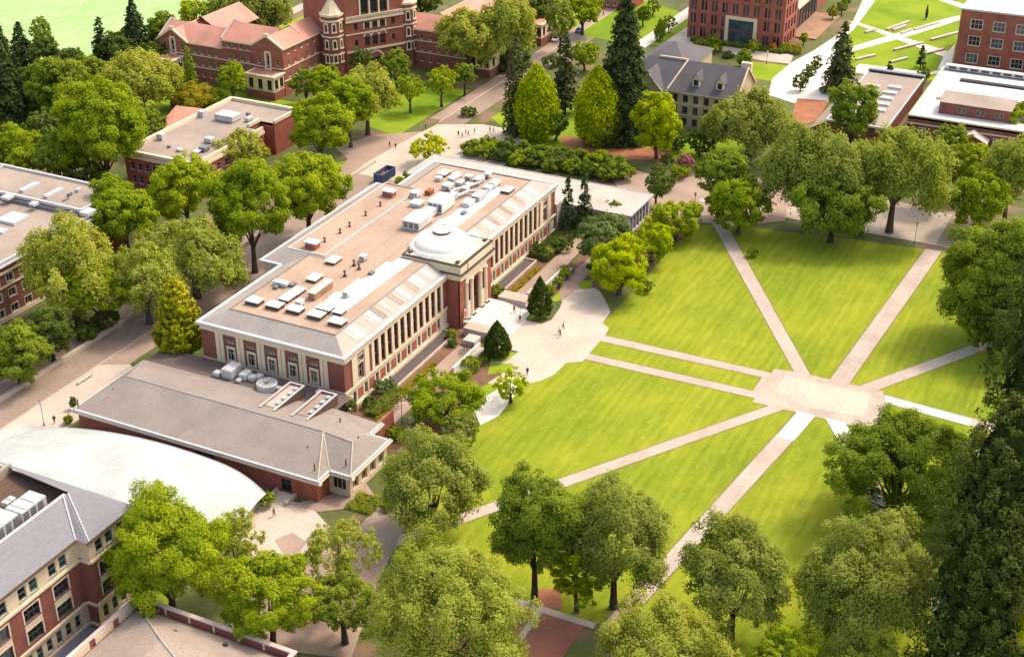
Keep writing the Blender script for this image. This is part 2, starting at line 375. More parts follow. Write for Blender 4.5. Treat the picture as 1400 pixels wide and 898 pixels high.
KINDS = dict(  # name, category, material, shape args
    elm=('elm_tree', 'l_elm', dict(nl=44, lr=(.17, .3), jit=.3, shell=.69, k=.4, droop=.5)),
    olive=('elm_tree', 'l_olive', dict(nl=44, lr=(.18, .31), jit=.28, shell=.69, k=.42, droop=.4)),
    maple=('maple_tree', 'l_map', dict(nl=34, lr=(.24, .38), jit=.15, k=.5)),
    lime=('lime_green_tree', 'l_lime', dict(nl=30, lr=(.24, .38), jit=.14, k=.5)),
    mid=('broadleaf_tree', 'l_mid', dict(nl=36, lr=(.22, .38), jit=.15, k=.5)),
    dark=('broadleaf_tree', 'l_dark', dict(nl=36, lr=(.22, .38), jit=.13, k=.52)),
    blue=('broadleaf_tree', 'l_blue', dict(nl=36, lr=(.22, .36), jit=.12, k=.52)),
)
def place(xc, yt, yb, w, clear):
    z = clear+4.
    th = CP+math.atan(((yt+yb)/2-449)/CF)
    for _ in range(6):
        x, y = W(xc, (yt+yb)/2, z); s = CF/depth(x, y, z); r = w/2/s; S = (yb-yt)/2/s
        h = math.sqrt(max((.5*r)**2, (S*S-(r*math.sin(th))**2)/math.cos(th)**2)); z = clear+h
    return x, y, r, h*.98, depth(x, y, z)
NLEAF = [0]
def trunk(root, r, h, clear, C, mat, thin=1.):
    mb = MB(); x, y, _ = root.location; zt = clear+h*.75; tr = (.05*r+.12)*thin
    lean = (RNG.uniform(-.5, .5), RNG.uniform(-.5, .5))
    fork = clear+h*.1
    mb.tube([(x, y, -.1), (x+lean[0]*.2, y+lean[1]*.2, fork*.5), (x+lean[0]*.5, y+lean[1]*.5, fork)], [tr*1.5, tr*1.05, tr*.9], 7)
    mb.tube([(x+lean[0]*.5, y+lean[1]*.5, fork), (x+lean[0], y+lean[1], (fork+zt)/2), (x+lean[0]*1.3, y, zt+h*.5)], [tr*.85, tr*.5, tr*.12], 6)
    idx = RNG.permutation(len(C))[:7]
    for i in idx:
        c = C[i]; p = Vector((x+c[0]*.8, y+c[1]*.8, clear+h+c[2]*.8)); a = Vector((x+lean[0]*.5, y+lean[1]*.5, fork*RNG.uniform(.85, 1.)))
        if p.z < a.z+.3: continue
        m = a.lerp(p, .5); m.z += -.06*r; m.x += RNG.uniform(-.3, .3); m.y += RNG.uniform(-.3, .3)
        mb.tube([a, m, p], [tr*.42, tr*.22, tr*.06], 5)
    return mb.build('trunk', mat, root)
def tree(xc, yt, yb, w, kind, label, clear=2.6, group=None, cat='tree', name=None, leafk=1., xy=None):
    if kind in ('con', 'ocon', 'gold', 'yew', 'seq', 'col', 'ylime'): return conifer(xc, yt, yb, w, kind, label, clear, group, cat, name)
    x, y, r, h, D = place(xc, yt, yb, w, clear)
    nm, mat, kw = KINDS[kind]
    root = thing(name or nm, (x, y, 0), label, cat, group)
    leaf = max(.25, .0016*D)*leafk
    if clear <= 1.7: kw = dict(kw, under=-.92, nl=int(kw['nl']*1.15))
    if kind in ('elm', 'olive') and r > 6: kw = dict(kw, nl=54)
    if r < 2.5: leaf = max(.2, leaf*.7); kw = dict(kw, nl=max(10, int(kw['nl']*.45)), lr=(.34, .5), k=kw['k']*1.5)
    P, NN, T, C = broad(r, h, leaf, **kw)
    NLEAF[0] += len(P)
    P = P+np.array([0, 0, clear+h]); P[:, 2] = np.maximum(P[:, 2], .15)
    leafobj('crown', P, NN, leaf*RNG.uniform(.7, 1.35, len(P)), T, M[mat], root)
    trunk(root, r, h, clear, C, M['bark'] if kind in ('elm', 'maple', 'lime') else M['barkd'])
    return root
def conifer(xc, yt, yb, w, kind, label, clear, group, cat, name):
    th = CP+math.atan((yb-449)/CF); clear = min(clear, 1.2) if kind != 'ocon' else clear
    x, y = W(xc, yb, 0)
    for _ in range(5):
        s = CF/depth(x, y, clear); r = w/2/s; ybc = yb-r*math.sin(th)*s; x, y = W(xc, ybc, clear)
    H = (ybc-yt)/s/math.cos(th)*1.0
    D = depth(x, y, H/2); leaf = max(.28, .0019*D)
    nm = dict(con='conifer_tree', ocon='conifer_tree', gold='golden_conifer', yew='clipped_yew', seq='sequoia_tree', col='columnar_tree', ylime='oval_tree')[kind]
    root = thing(name or nm, (x, y, 0), label, cat, group)
    if kind in ('con', 'ocon'):
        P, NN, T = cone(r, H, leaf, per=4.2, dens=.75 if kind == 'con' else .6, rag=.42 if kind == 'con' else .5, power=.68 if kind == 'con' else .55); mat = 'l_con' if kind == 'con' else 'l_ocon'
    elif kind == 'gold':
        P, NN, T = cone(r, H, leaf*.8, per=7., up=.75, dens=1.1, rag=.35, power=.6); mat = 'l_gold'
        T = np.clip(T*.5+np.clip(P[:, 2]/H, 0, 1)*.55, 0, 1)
    elif kind == 'yew':
        leaf = .26; P, NN, T = clump_cone(r, H, leaf, [(0, .75), (.12, 1.), (.45, .82), (.8, .38), (1, .06)], 70, .26, .75, .05, (.3, .5)); mat = 'l_yew'
    elif kind == 'seq':
        leaf *= .85; prof = [(0, 1.), (.6, 1.), (.75, .8), (.88, .5), (1, .06)] if xc < 1350 else [(0, 1.), (.3, 1.), (.52, .9), (.72, .7), (.88, .42), (1, .06)]; P, NN, T = [], [], []
        for i in range(int(H*16)):      # upswept rounded sprays with dark gaps between them
            t = RNG.random()**.9; pr = np.interp(t, [q[0] for q in prof], [q[1] for q in prof]); a = RNG.uniform(0, 6.28); q = r*pr*RNG.uniform(.74, 1.1); l = (.55+.5*pr)*RNG.uniform(.6, 1.35)
            out = np.array([math.cos(a), math.sin(a), .5]); out /= np.linalg.norm(out); c = np.array([math.cos(a)*q, math.sin(a)*q, H*t]); n = int(30*l*l)+8; u = unit(n)+out*.5; u /= np.linalg.norm(u, axis=1)[:, None]
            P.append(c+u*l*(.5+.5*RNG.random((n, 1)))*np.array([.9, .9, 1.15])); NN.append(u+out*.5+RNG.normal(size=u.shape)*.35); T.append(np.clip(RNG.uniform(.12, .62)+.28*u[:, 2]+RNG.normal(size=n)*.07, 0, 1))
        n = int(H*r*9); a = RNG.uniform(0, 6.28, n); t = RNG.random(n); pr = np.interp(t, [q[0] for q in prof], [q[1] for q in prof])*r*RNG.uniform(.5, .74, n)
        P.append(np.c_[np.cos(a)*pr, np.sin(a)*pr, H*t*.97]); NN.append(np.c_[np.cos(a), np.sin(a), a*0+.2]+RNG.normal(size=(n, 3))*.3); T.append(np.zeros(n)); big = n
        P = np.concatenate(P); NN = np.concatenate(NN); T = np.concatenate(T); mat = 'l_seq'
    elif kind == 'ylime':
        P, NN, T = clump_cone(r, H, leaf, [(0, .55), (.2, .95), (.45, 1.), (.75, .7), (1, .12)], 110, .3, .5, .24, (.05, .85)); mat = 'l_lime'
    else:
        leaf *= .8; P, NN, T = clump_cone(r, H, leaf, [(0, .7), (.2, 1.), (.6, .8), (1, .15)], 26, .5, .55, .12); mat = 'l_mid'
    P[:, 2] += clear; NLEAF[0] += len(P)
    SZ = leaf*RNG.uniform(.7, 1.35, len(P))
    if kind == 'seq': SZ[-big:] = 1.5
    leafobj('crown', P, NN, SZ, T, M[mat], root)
    mb = MB(); tr = .03*r+.03*H*.35+.06
    mb.tube([(x, y, -.1), (x, y, H*.4), (x, y, clear+H*.96)], [tr*1.3, tr*.8, tr*.08], 7); mb.build('trunk', M['barkd'], root)
    return root
def shrub(xc, yt, yb, w, mat, label, group=None, name='shrub', cat='shrub', z0=0.):
    """rounded bush standing on the ground"""
    x, y, r, h, D = place(xc, yt, yb, w, .0)
    leaf = max(.2, .0013*D)
    P, NN, T, C = broad(r, h, leaf, nl=18, lr=(.34, .46), k=.95, jit=.12, under=-.35, shell=.6, sz=max(.35, .2*r), sub=12)
    P[:, 2] = np.maximum(P[:, 2]+h*.9, .05); NLEAF[0] += len(P)
    root = thing(name, (x, y, 0), label, cat, group)
    leafobj('foliage', P, NN, leaf*RNG.uniform(.7, 1.3, len(P)), T, M[mat], root)
    mb = MB()
    for i in range(3):
        c = C[i*3]; mb.tube([(x, y, 0), (x+c[0]*.6, y+c[1]*.6, max(.3, h*.9+c[2]*.6))], [.06+.01*r, .03], 5)
    mb.build('stem', M['barkd'], root)
    return root
def hedge(x0, x1, y0, y1, H, mat, label, name='hedge', group=None, leaf=.26, cat='hedge'):
    """trimmed box of leaves on top of the ground, dense on the faces"""
    root = thing(name, ((x0+x1)/2, (y0+y1)/2, 0), label, cat, group)
    lx, ly = x1-x0, y1-y0; A = [lx*ly, lx*H, lx*H, ly*H, ly*H]; n = int(.9*sum(A)/(leaf*leaf*.37)); P = []; NN = []
    for k, a in enumerate(A):
        m = int(n*a/sum(A))+1; u = RNG.random((m, 2))
        if k == 0: p = np.c_[x0+u[:, 0]*lx, y0+u[:, 1]*ly, np.full(m, H)]; nn = (0, 0, 1)
        elif k < 3: p = np.c_[x0+u[:, 0]*lx, np.full(m, (y0, y1)[k-1]), u[:, 1]*H]; nn = (0, (-1, 1)[k-1], .3)
        else: p = np.c_[np.full(m, (x0, x1)[k-3]), y0+u[:, 0]*ly, u[:, 1]*H]; nn = ((-1, 1)[k-3], 0, .3)
        wob = np.sin(p[:, 0]*1.7)*np.sin(p[:, 1]*1.9+1)*.16; P.append(p+np.array(nn)*wob[:, None]+RNG.normal(size=p.shape)*.09); NN.append(np.array(nn)+RNG.normal(size=p.shape)*.5)
    P = np.concatenate(P); NN = np.concatenate(NN); P[:, 2] = np.maximum(P[:, 2], .03); cx, cy = (x0+x1)/2, (y0+y1)/2; P -= np.array([cx, cy, 0])
    T = np.clip(.4+.25*np.sin(P[:, 0]*2.1+P[:, 1])*np.sin(P[:, 1]*2.7)+RNG.normal(size=len(P))*.16, 0, 1); NLEAF[0] += len(P)
    leafobj('foliage', P, NN, leaf*RNG.uniform(.7, 1.3, len(P)), T, M[mat], root)
    mb = MB(); mb.box(x0+.25, x1-.25, y0+.25, y1-.25, 0, H-.25); mb.build('branch_core', M['barkd'], root)
    return root
# ------------------------------------------------------------------ ground, lawns, paths, streets
NP = [0]
def patch(name, mat, z, pts, px=True):
    NP[0] += 1; z = z+NP[0]*.0003
    if px: pts = WP(pts, 0)
    mb = MB(); mb.sheet(pts, z)
    return tag(mb.build(name, M[mat]), kind='structure')
def rect(name, mat, z, x0, x1, y0, y1): return patch(name, mat, z, [(x0, y0), (x1, y0), (x1, y1), (x0, y1)], False)
rect('ground', 'ground', 0, -2500, 5000, -4000, 4000)
patch('lawn', 'lawn', .02, [(-34.5, -26), (-20, -23), (8, -24.2), (24, -24.5), (28, -27), (45, -29), (70, -29), (100, -28.5), (113, -31), (115.5, -37), (120, -62), (123.5, -90), (124, -230), (-34.5, -230)], False)
# spokes of the quad
def strip(a, b, c, d, name='path', z=.05, mat='path'):
    if mat == 'path':       # darker strip along both long sides, painting the thin edge shadow
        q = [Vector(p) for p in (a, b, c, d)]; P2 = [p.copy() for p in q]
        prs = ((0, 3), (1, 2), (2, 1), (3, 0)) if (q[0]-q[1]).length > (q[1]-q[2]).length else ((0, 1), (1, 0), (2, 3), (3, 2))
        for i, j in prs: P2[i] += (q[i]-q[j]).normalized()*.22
        patch('path_edge_shade', 'margin', .035, [tuple(p) for p in P2], False)
    patch(name, mat, z, [a, b, c, d], False)
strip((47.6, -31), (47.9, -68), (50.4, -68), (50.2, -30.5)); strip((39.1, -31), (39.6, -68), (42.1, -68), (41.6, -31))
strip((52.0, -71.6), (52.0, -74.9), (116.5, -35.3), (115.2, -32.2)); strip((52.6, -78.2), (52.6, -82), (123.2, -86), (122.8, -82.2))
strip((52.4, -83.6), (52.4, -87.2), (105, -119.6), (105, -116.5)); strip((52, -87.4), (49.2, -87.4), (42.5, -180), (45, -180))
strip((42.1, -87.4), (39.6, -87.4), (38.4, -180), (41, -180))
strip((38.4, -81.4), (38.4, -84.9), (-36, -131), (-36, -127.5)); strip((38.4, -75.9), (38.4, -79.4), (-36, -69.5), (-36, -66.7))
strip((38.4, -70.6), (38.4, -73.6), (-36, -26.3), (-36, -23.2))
patch('plaza', 'path', .07, [(38, -67.2), (41.9, -67.2), (41.9, -66), (47.9, -66), (47.9, -67.2), (52.2, -67.2), (53, -72), (53, -88.6), (50.5, -89.6), (48.5, -90.6), (40.5, -90.6), (38, -87.6)], False)
patch('path', 'plaza', .085, [(44, -69.5), (50.5, -70), (51, -87), (42, -87.5), (40.5, -77)], False)
strip((51.6, -89.6), (48.9, -89.9), (47.5, -106), (50., -106), z=.09, mat='white')
strip((38.5, -81.2), (38.5, -84.9), (28.2, -91.3), (28.2, -87.7), z=.09, mat='white'); strip((38.5, -75.9), (38.5, -79.4), (28, -78.2), (28, -75), z=.09, mat='white')
# plaza in front of the union building
patch('plaza', 'plaza', .07, [(29, -15), (32, -18), (36, -18.5), (36, -14), (49, -14), (49, -17.5), (51.5, -18.6), (57, -18), (61, -17), (66.5, -17.5), (69.5, -20.5), (68.8, -22.3), (65, -25.4), (60.4, -28.5), (55, -28.9), (53.5, -31), (50.5, -31.5), (47.2, -31.6), (44, -31.6), (38, -31.8), (35.9, -29), (30.5, -28.8), (27.5, -27.6), (25.4, -26), (26, -23.6), (28.1, -22.0), (31, -19.5)], False)
patch('lawn', 'lawn2', .05, [(52.5, -17.6), (57.5, -14), (52, -12), (49, -14)], False)
patch('lawn', 'lawn2', .05, [(28, -20.6), (36, -18.8), (33, -14), (25, -17)], False)
patch('lawn', 'lawn2', .05, [(59, -14.5), (70, -14.5), (73, -19), (69.5, -20), (66, -17), (60, -16.2)], False)
patch('lawn', 'lawn2', .045, [(18, -17.5), (27, -20.5), (25, -25), (15, -24)], False)
patch('path', 'white', .075, [(7.5, -24.4), (13.5, -19.5), (24.5, -22.5), (22.5, -25.2), (12, -26)], False)
patch('path', 'plaza', .08, [(22, -18.5), (29, -20), (30.5, -22), (26, -23), (22, -21)], False)
patch('flower_bed', 'soil', .04, [(-8, -12), (28, -12), (33, -15), (28, -19), (15, -21), (-6, -22)], False)
patch('flower_bed', 'soil', .04, [(49, -11.5), (96, -11), (116, -22), (114, -30), (72, -27), (66, -17)], False)
patch('path', 'pink', .06, [(60, -17), (68, -13), (95, -14), (94, -16.5), (69, -17), (66, -20)], False)
# terrace strip along the facade
rect('flower_bed', 'soil', .05, 0.2, 38.5, -6.6, -.2); rect('flower_bed', 'soil', .05, 53, 92, -6.6, -.2)
rect('path', 'pink', .08, -5, 33, -9.8, -6.3); rect('path', 'pink', .08, 56, 94, -10.3, -6.3)
# streets
rect('road', 'road', .03, -400, 700, 54.6, 61.5)
rect('path', 'pink', .035, -400, 104, 49.2, 54.4); rect('path', 'pink', .035, -400, 104, 63, 67.5)
patch('plaza', 'plaza', .06, [(104, 38), (104, 61.4), (110, 64), (130, 63), (146, 61.5), (152, 50), (152, 42), (143, 30), (118, 30), (112, 38)], False)
patch('path', 'pink', .05, [(104, 61.6), (140, 61.6), (131, 73), (118, 78), (112, 70), (104, 68)], False)
patch('lawn', 'lawn2', .04, [(113, 66), (104, 68.5), (84, 67.6), (84, 73), (106, 75)], False)
patch('lawn', 'lawn2', .04, [(133, 66.8), (178, 67), (172, 92), (147, 90), (136, 78)], False)
patch('lawn', 'lawn2', .04, [(118, 100), (144, 100), (146, 158), (118, 150)], False)
rect('path', 'pink', .045, 150, 700, 61.9, 65.8)
patch('plaza', 'plaza', .06, [(-60, 43), (-60, 54.8), (-6, 54.4), (-3, 49), (-7, 43.5), (-27, 44)], False)
rect('path', 'pink', .05, 18, 100, 40, 49)
rect('road', 'road', .03, 126, 139.5, -600, -24); rect('path', 'pink', .035, 139.8, 148, -600, -20)
patch('path', 'path', .045, [(126, -84), (146, -84), (146, -60), (126, -40)], False)
patch('plaza', 'pink', .06, [(113, -20), (115, -38), (124, -48), (142, -44), (150, -24), (136, -14), (118, -14)], False)
rect('road_marking', 'white', .09, 126.5, 127.8, -37, -25)
patch('lawn', 'lawn2', .04, [(150, 6), (172, 6), (172, -28), (150, -26)], False)
patch('lawn', 'lawn2', .04, [(136, 10), (176, 20), (176, 50), (158, 50), (140, 28)], False)
patch('flower_bed', 'bark_mulch', .05, [(143, 6), (149, -8), (156, -6), (154, 26), (147, 22)], False)
patch('path', 'pink', .05, [(112, -18), (136, -14), (140, 2), (134, 4), (120, -8)], False)
# top right campus green
patch('lawn', 'lawn2', .03, [(640, 5), (880, 0), (940, 20), (950, 62), (860, 62), (780, 45)])
patch('path', 'white', .06, [(868, 60), (950, 4), (1000, -40), (1030, -40), (962, 10), (882, 66)])
patch('path', 'plaza', .055, [(900, 64), (950, 30), (960, 50), (930, 72)])
patch('path', 'plaza', .06, [(985, 64), (1000, 60), (1085, 76), (1080, 88), (1045, 84), (990, 73)])
patch('lawn', 'lawn2', .04, [(1020, 84), (1078, 90), (1055, 112), (1010, 104)])
patch('lawn', 'lawn2', .035, [(1140, 95), (1190, -30), (1420, -30), (1380, 110), (1220, 110)])
patch('plaza', 'white', .065, [(1050, 130), (1056, 108), (1082, 86), (1112, 70), (1150, 45), (1165, 32), (1200, -40), (1222, -60), (1240, -60), (1196, 2), (1168, 40), (1142, 62), (1140, 105), (1132, 140), (1112, 148), (1080, 140)])
for q in ([(1160, 30), (1172, 31), (1305, 74), (1300, 82)], [(1165, 71), (1160, 66), (1290, 27), (1312, 22), (1312, 28), (1250, 48)], [(1290, 78), (1306, 60), (1300, 95), (1282, 95)],
          [(1170, 92), (1176, 88), (1270, 100), (1300, 92), (1300, 100), (1220, 106), (1170, 100)], [(1270, -4), (1276, -6), (1330, 10), (1320, 14)]):
    patch('path', 'white', .08, q)
patch('path', 'bark_mulch', .07, [(1090, 135), (1132, 138), (1120, 164), (1075, 180)])
patch('flower_bed', 'soil', .06, [(1062, 70), (1110, 55), (1150, 12), (1142, 8), (1100, 40), (1060, 64)])
patch('field', 'field', .03, [(-900, 110), (160, 80), (330, 15), (420, -300), (-900, -300)])
patch('lawn', 'lawn2', .05, [(366, 42), (440, 12), (450, 26), (425, 50)])
patch('road', 'path', .06, [(380, 20), (420, 2), (428, 6), (386, 28)])
# lower plaza and brick court
patch('plaza', 'plaza', .06, [(335, 690), (385, 682), (425, 692), (450, 720), (400, 790), (345, 770), (320, 730)])
patch('plaza', 'pink', .075, [(375, 738), (400, 728), (420, 742), (395, 770)])
patch('path', 'pink', .05, [(290, 880), (360, 790), (470, 740), (520, 690), (560, 705), (520, 790), (480, 900)])
patch('road', 'redpave', .05, [(-35, -48), (-35, -64.5), (-120, -64.5), (-120, -48)], False)
patch('path', 'kerb', .07, [(-34.6, -47), (-34.6, -66), (-36, -66), (-36, -47)], False)
rect('path', 'kerb', .08, -120, -36, -57.6, -56.6)
patch('flower_bed', 'bark_mulch', .06, [(728, 835), (738, 805), (765, 805), (770, 832)])
patch('path', 'pink', .06, [(395, 690), (435, 700), (520, 690), (500, 660), (440, 680)])
for nm, pts in (('mown verge', [(-26, 50), (-6, 50)]),): pass
# kerbs and low walls (things)
def kerb(x0, x1, y0, y1, h, mat, label, name='kerb', cat='kerb'):
    mb = MB(); mb.box(x0, x1, y0, y1, 0, h); return tag(mb.build(name, M[mat]), label, cat)
kerb(-200, 113, 61.55, 62.3, .9, 'kerb', 'low pale stone wall running along the left side of the street', 'street_wall', 'wall')
kerb(-200, 104, 54.35, 54.6, .14, 'kerb', 'long pale kerb between the street and the footway on the union side')
kerb(148, 520, 61.55, 61.9, .14, 'kerb', 'long kerb of the street passing the brick hall with the tower')
kerb(125.7, 126, -600, -40, .14, 'kerb', 'kerb of the cross street along the far edge of the quad lawn')
# ------------------------------------------------------------------ the domed union building
def union():
    X1, YB, E = 93.4, 32.6, 12.0
    t = thing('union_building', (0, 0, 0), 'long red brick hall with cream pilasters and a white dome facing the lawn', 'building')
    D = (M['g1'],)
    # core walls (behind the pilaster layer on the east and south)
    br = MB(); cr = MB(); ent = MB(); pil = []
    fE = Face(0, 0, 1, 0); fS = Face(0, YB, 0, -1)
    # -- south front
    L = YB; ops = []
    cs = [6.8+4.75*i for i in range(5)]
    for c in cs: ops.append((c-1.05, c+1.05, 5.0, 8.3)); ops.append((c-1.15, c+1.15, 8.75, 9.7))
    fS.wall(br, L, 4.6, 10.8, ops, .35)
    fS.box(cr, 0, L+.25, 0, 4.6, -.5, .22); fS.box(cr, 0, L+.1, 10.8, 11.7, -.4, .3)
    for c in cs:
        w = MB(); nz = 0
        fS.window(c-1.05, c+1.05, 5.0, 8.3, t, M['frame'], (M['g2'], M['g1']), .35, 3, 2, .16)
        o = fS.window(c-1.15, c+1.15, 8.75, 9.7, t, M['frame'], (M['g2'],), .35, 3, 1, .1, sill=False)
        hb = MB(); k = 8  # arched hood over each window
        for i in range(k):
            a0, a1 = math.pi*i/k, math.pi*(i+1)/k
            for (r0, r1) in ((1.2, 1.55),):
                P_ = [fS.p(c-math.cos(a)*r, 9.1+math.sin(a)*r*1.02, .06) for a, r in ((a0, r0), (a0, r1), (a1, r1), (a1, r0))]
                hb.face(P_)
        hb.build('window_arch', M['brick2'], t)
        b2 = MB(); fS.box(b2, c-1.15, c+1.15, 8.3, 8.74, -.3, .05); b2.build('spandrel', M['bronze'], t)
        b3 = MB(); fS.box(b3, c-1.02, c-.75, 5., 8.28, -.2, .02); fS.box(b3, c+.75, c+1.02, 5., 8.28, -.2, .02); fS.box(b3, c-.75, c+.75, 7.7, 8.28, -.2, .02); b3.build('window_surround', M['cream'], t)
    for u in [4.4]+[c+2.38 for c in cs]:
        p = MB(); fS.box(p, u-.8 if u > 5 else u-.95, u-.1, 4.6, 10.8, -.05, .2); fS.box(p, u+.08, u+.85, 4.6, 10.8, -.05, .2); fS.box(p, u-.1, u+.08, 4.6, 10.8, -.05, .05); p.build('pilaster', M['cream'], t)
    # -- east front, both wings
    # recessed dark bays
    ops = []
    for s in (0, 1):
        m = (lambda a: a) if s == 0 else (lambda a: 93.4-a)
        for k in range(11):
            c = m(11.2+2.48*k); ops.append((c-.72, c+.72, 4.9, 10.5))
        c = m(5.6); ops.append((c-1.0, c+1.0, 4.9, 8.3)); ops.append((c-1.1, c+1.1, 8.7, 9.9))
        for k in range(9): c = m(3.2+4.1*k); ops.append((c-.55, c+.55, .9, 3.3))
    zs_base = [o for o in ops if o[3] < 4]; up = [o for o in ops if o[3] > 4]
    fE.wall(br, X1, 4.6, 10.8, up, .4); fE.wall(cr, X1, 0, 4.2, zs_base, .4)
    fE.box(cr, -.25, X1+.2, 4.2, 4.62, -.4, .32); fE.box(cr, -.1, X1+.1, 10.8, 11.7, -.4, .3)
    for o_ in zs_base: fE.window(*o_[:4], t, M['framegr'], D, .4, 1, 2, .12)
    for o_ in up:
        if 4.8 < o_[2] < 5 and o_[1]-o_[0] < 1.5:
            w = fE.window(*o_[:4], t, M['framed'], D, .38, 2, 5, .09, sill=False)
            sp = MB(); fE.box(sp, o_[0]+.02, o_[1]-.02, 7.2, 7.7, -.36, -.2); sp.build('spandrel', M['bronze'], w)
        else: fE.window(*o_[:4], t, M['frame'], (M['g2'], M['g1']), .45, 2, 2, .16, surround=.3)
    for s in (0, 1):
        m = (lambda a: a) if s == 0 else (lambda a: 93.4-a)
        for k in range(12):
            u = m(9.96+2.48*k); p = MB(); fE.box(p, u-.45, u+.45, 4.62, 10.8, -.1, .22); p.build('pilaster', M['cream'], t)
        for u, w in ((3.4, .9), (7.7, .8)):
            u = m(u); p = MB(); fE.box(p, u-w, u+w, 4.62, 10.8, -.1, .22); p.build('pilaster', M['cream'], t)
        for k in range(8):
            u = m(5.25+4.1*k); p = MB(); fE.box(p, u-.95, u+.95, 1.1, 3.2, -.1, .05); p.build('wall_panel', M['brick3'], t)
    fE.box(cr, -.2, X1+.2, 0, .7, -.2, .45)
    # remaining outer walls
    br.box(X1-.4, X1, 0, YB, 0, 11.6); br.box(0.4, X1, YB-.4, YB, 0, 11.6)
    br.build('wall', M['brick'], t); cr.build('stone_base', M['cream'], t)
    # west block, a little higher, with its own hip roof
    wb = MB(); wb.box(28.4, 74.6, 20, 37.6, 0, 12); wb.build('rear_wall', M['cream2'], t)
    # cornice
    c = MB(); ov = .55
    def ring(mb, x0, x1, y0, y1, z0, z1, w):
        mb.box(x0, x1, y0, y0+w, z0, z1); mb.box(x0, x1, y1-w, y1, z0, z1); mb.box(x0, x0+w, y0+w, y1-w, z0, z1); mb.box(x1-w, x1, y0+w, y1-w, z0, z1)
    ring(c, -ov, X1+ov, -ov, YB+ov, 11.7, 12.0, 1.3); c.build('cornice', M['cream'], t)
    c = MB(); ring(c, -ov-.12, X1+ov+.12, -ov-.12, YB+ov+.12, 12.0, 12.32, .75); c.build('gutter', M['trim'], t)
    c = MB(); c.box(27.6, 28.3, 32.9, 38.3, 12.05, 12.4); c.box(28.3, 75.4, 37.7, 38.3, 12.05, 12.4); c.box(74.8, 75.4, 32.9, 37.7, 12.05, 12.4); c.build('gutter', M['trim'], t)
    # hips and flat roofs
    def hip(mb, x0, x1, y0, y1, z0, z1, w):
        a = [(x0, y0), (x1, y0), (x1, y1), (x0, y1)]; b = [(x0+w, y0+w), (x1-w, y0+w), (x1-w, y1-w), (x0+w, y1-w)]
        for i in range(4):
            j = (i+1) % 4; mb.face([(*a[i], z0), (*a[j], z0), (*b[j], z1), (*b[i], z1)], i % 2)
    h = MB(); hip(h, 0.1, X1-.1, .1, YB-.1, 12.18, 14.0, 4.3); h.build('hip_roof', [M['metalx'], M['metal']], t)
    h = MB(); h.face([(28.1, 37.8, 12.3), (28.1, 19.5, 12.3), (32.1, 24.95, 14.25), (32.1, 33.8, 14.25)], 1); h.face([(28.1, 37.8, 12.3), (32.1, 33.8, 14.25), (72, 33.8, 14.25), (75, 37.8, 12.3)], 0); h.face([(75, 37.8, 12.3), (72, 33.8, 14.25), (72, 24.95, 14.25), (75, 28, 13.7)], 1); h.build('hip_roof', [M['metalx'], M['metal']], t)
    f = MB(); f.box(4.2, X1-4.2, 4.2, YB-4.2, 13, 13.85); f.build('roof', M['gravel'], t)
    f = MB(); f.box(32.1, 72, 25.0, 33.8, 13, 14.12); f.build('roof', M['gravel'], t)
    p = MB(); ring(p, 4.1, X1-4.1, 4.1, YB-4.1, 13.85, 14.02, .22); p.build('roof_edge', M['shing'], t)
    p = MB(); p.box(32., 32.3, 24.9, 33.9, 14.1, 14.32); p.box(32.3, 72.2, 24.85, 25.15, 13.8, 14.3); p.box(32.3, 72.2, 33.6, 33.9, 14.1, 14.3); p.build('roof_edge', M['trim'], t)
    for y in (12.6, 17.2):
        p = MB(); p.box(10, 88, y, y+.12, 13.852, 13.9); p.build('roof_seam', M['gravel2'], t)
    # translucent and metal panels along the east hip
    for a, b in ((6., 38.4), (55.2, 87.6)):
        n = int((b-a)/1.62)
        for i in range(n):
            x = a+i*1.62; z = lambda y: 12.18+(y-.1)*1.82/4.3
            s = MB(); s.face([(x+.04, .75, z(.75)+.06), (x+1.58, .75, z(.75)+.06), (x+1.58, 4.0, z(4.0)+.06), (x+.04, 4.0, z(4.0)+.06)])
            s.build('roof_panel', M[('sheet', 'trim', 'metalx', 'sheet', 'gravel2', 'trim', 'metalx')[(i*5+i//3) % 7]], t)
    # white membrane strips
    m = MB(); m.sheet([(10.5, 7.8), (38.8, 7.3), (38.8, 10.7), (36, 10.7), (36, 12.2), (27, 11.8), (26.5, 13.2), (20, 13), (19.5, 14.2), (11.5, 13.2)], 13.87); m.build('white_membrane', M['membrane'], t)
    m = MB(); m.sheet([(54, 7.2), (82, 7.4), (82.5, 10.9), (74, 10.8), (72, 11.8), (62, 11.6), (60, 12.6), (54, 12.4)], 13.87); m.build('white_membrane', M['membrane'], t)
    # roof boxes: skylight curbs and machines read off the photograph
    def rbox(px, py, lx, ly, hz, mat, top=None, name='skylight', z=13.86):
        x, y = W(px, py, z+hz); b = MB(); b.box(x-lx/2, x+lx/2, y-ly/2, y+ly/2, z, z+hz)
        if top: b.box(x-lx/2-.12, x+lx/2+.12, y-ly/2-.12, y+ly/2+.12, z+hz+.003, z+hz+.16, 1); return b.build(name, [M[mat], M[top]], t)
        return b.build(name, M[mat], t)
    for q in ((348, 410), (375.8, 416), (403.6, 421.5), (432.6, 429), (461.6, 438.5), (445, 420)): rbox(*q, 2.2, 3.0, .75, 'bronze', 'membrane')
    for q in ((430, 379), (393, 406), (406, 397.5), (456, 355), (607, 236), (694, 259)): rbox(*q, 3.0, 2.2, .55, 'bronze', 'membrane')
    rbox(438, 392, 6.5, 1.5, 1.5, 'wood', 'cream'); rbox(464, 425, 2, 2, .5, 'bronze', 'membrane')
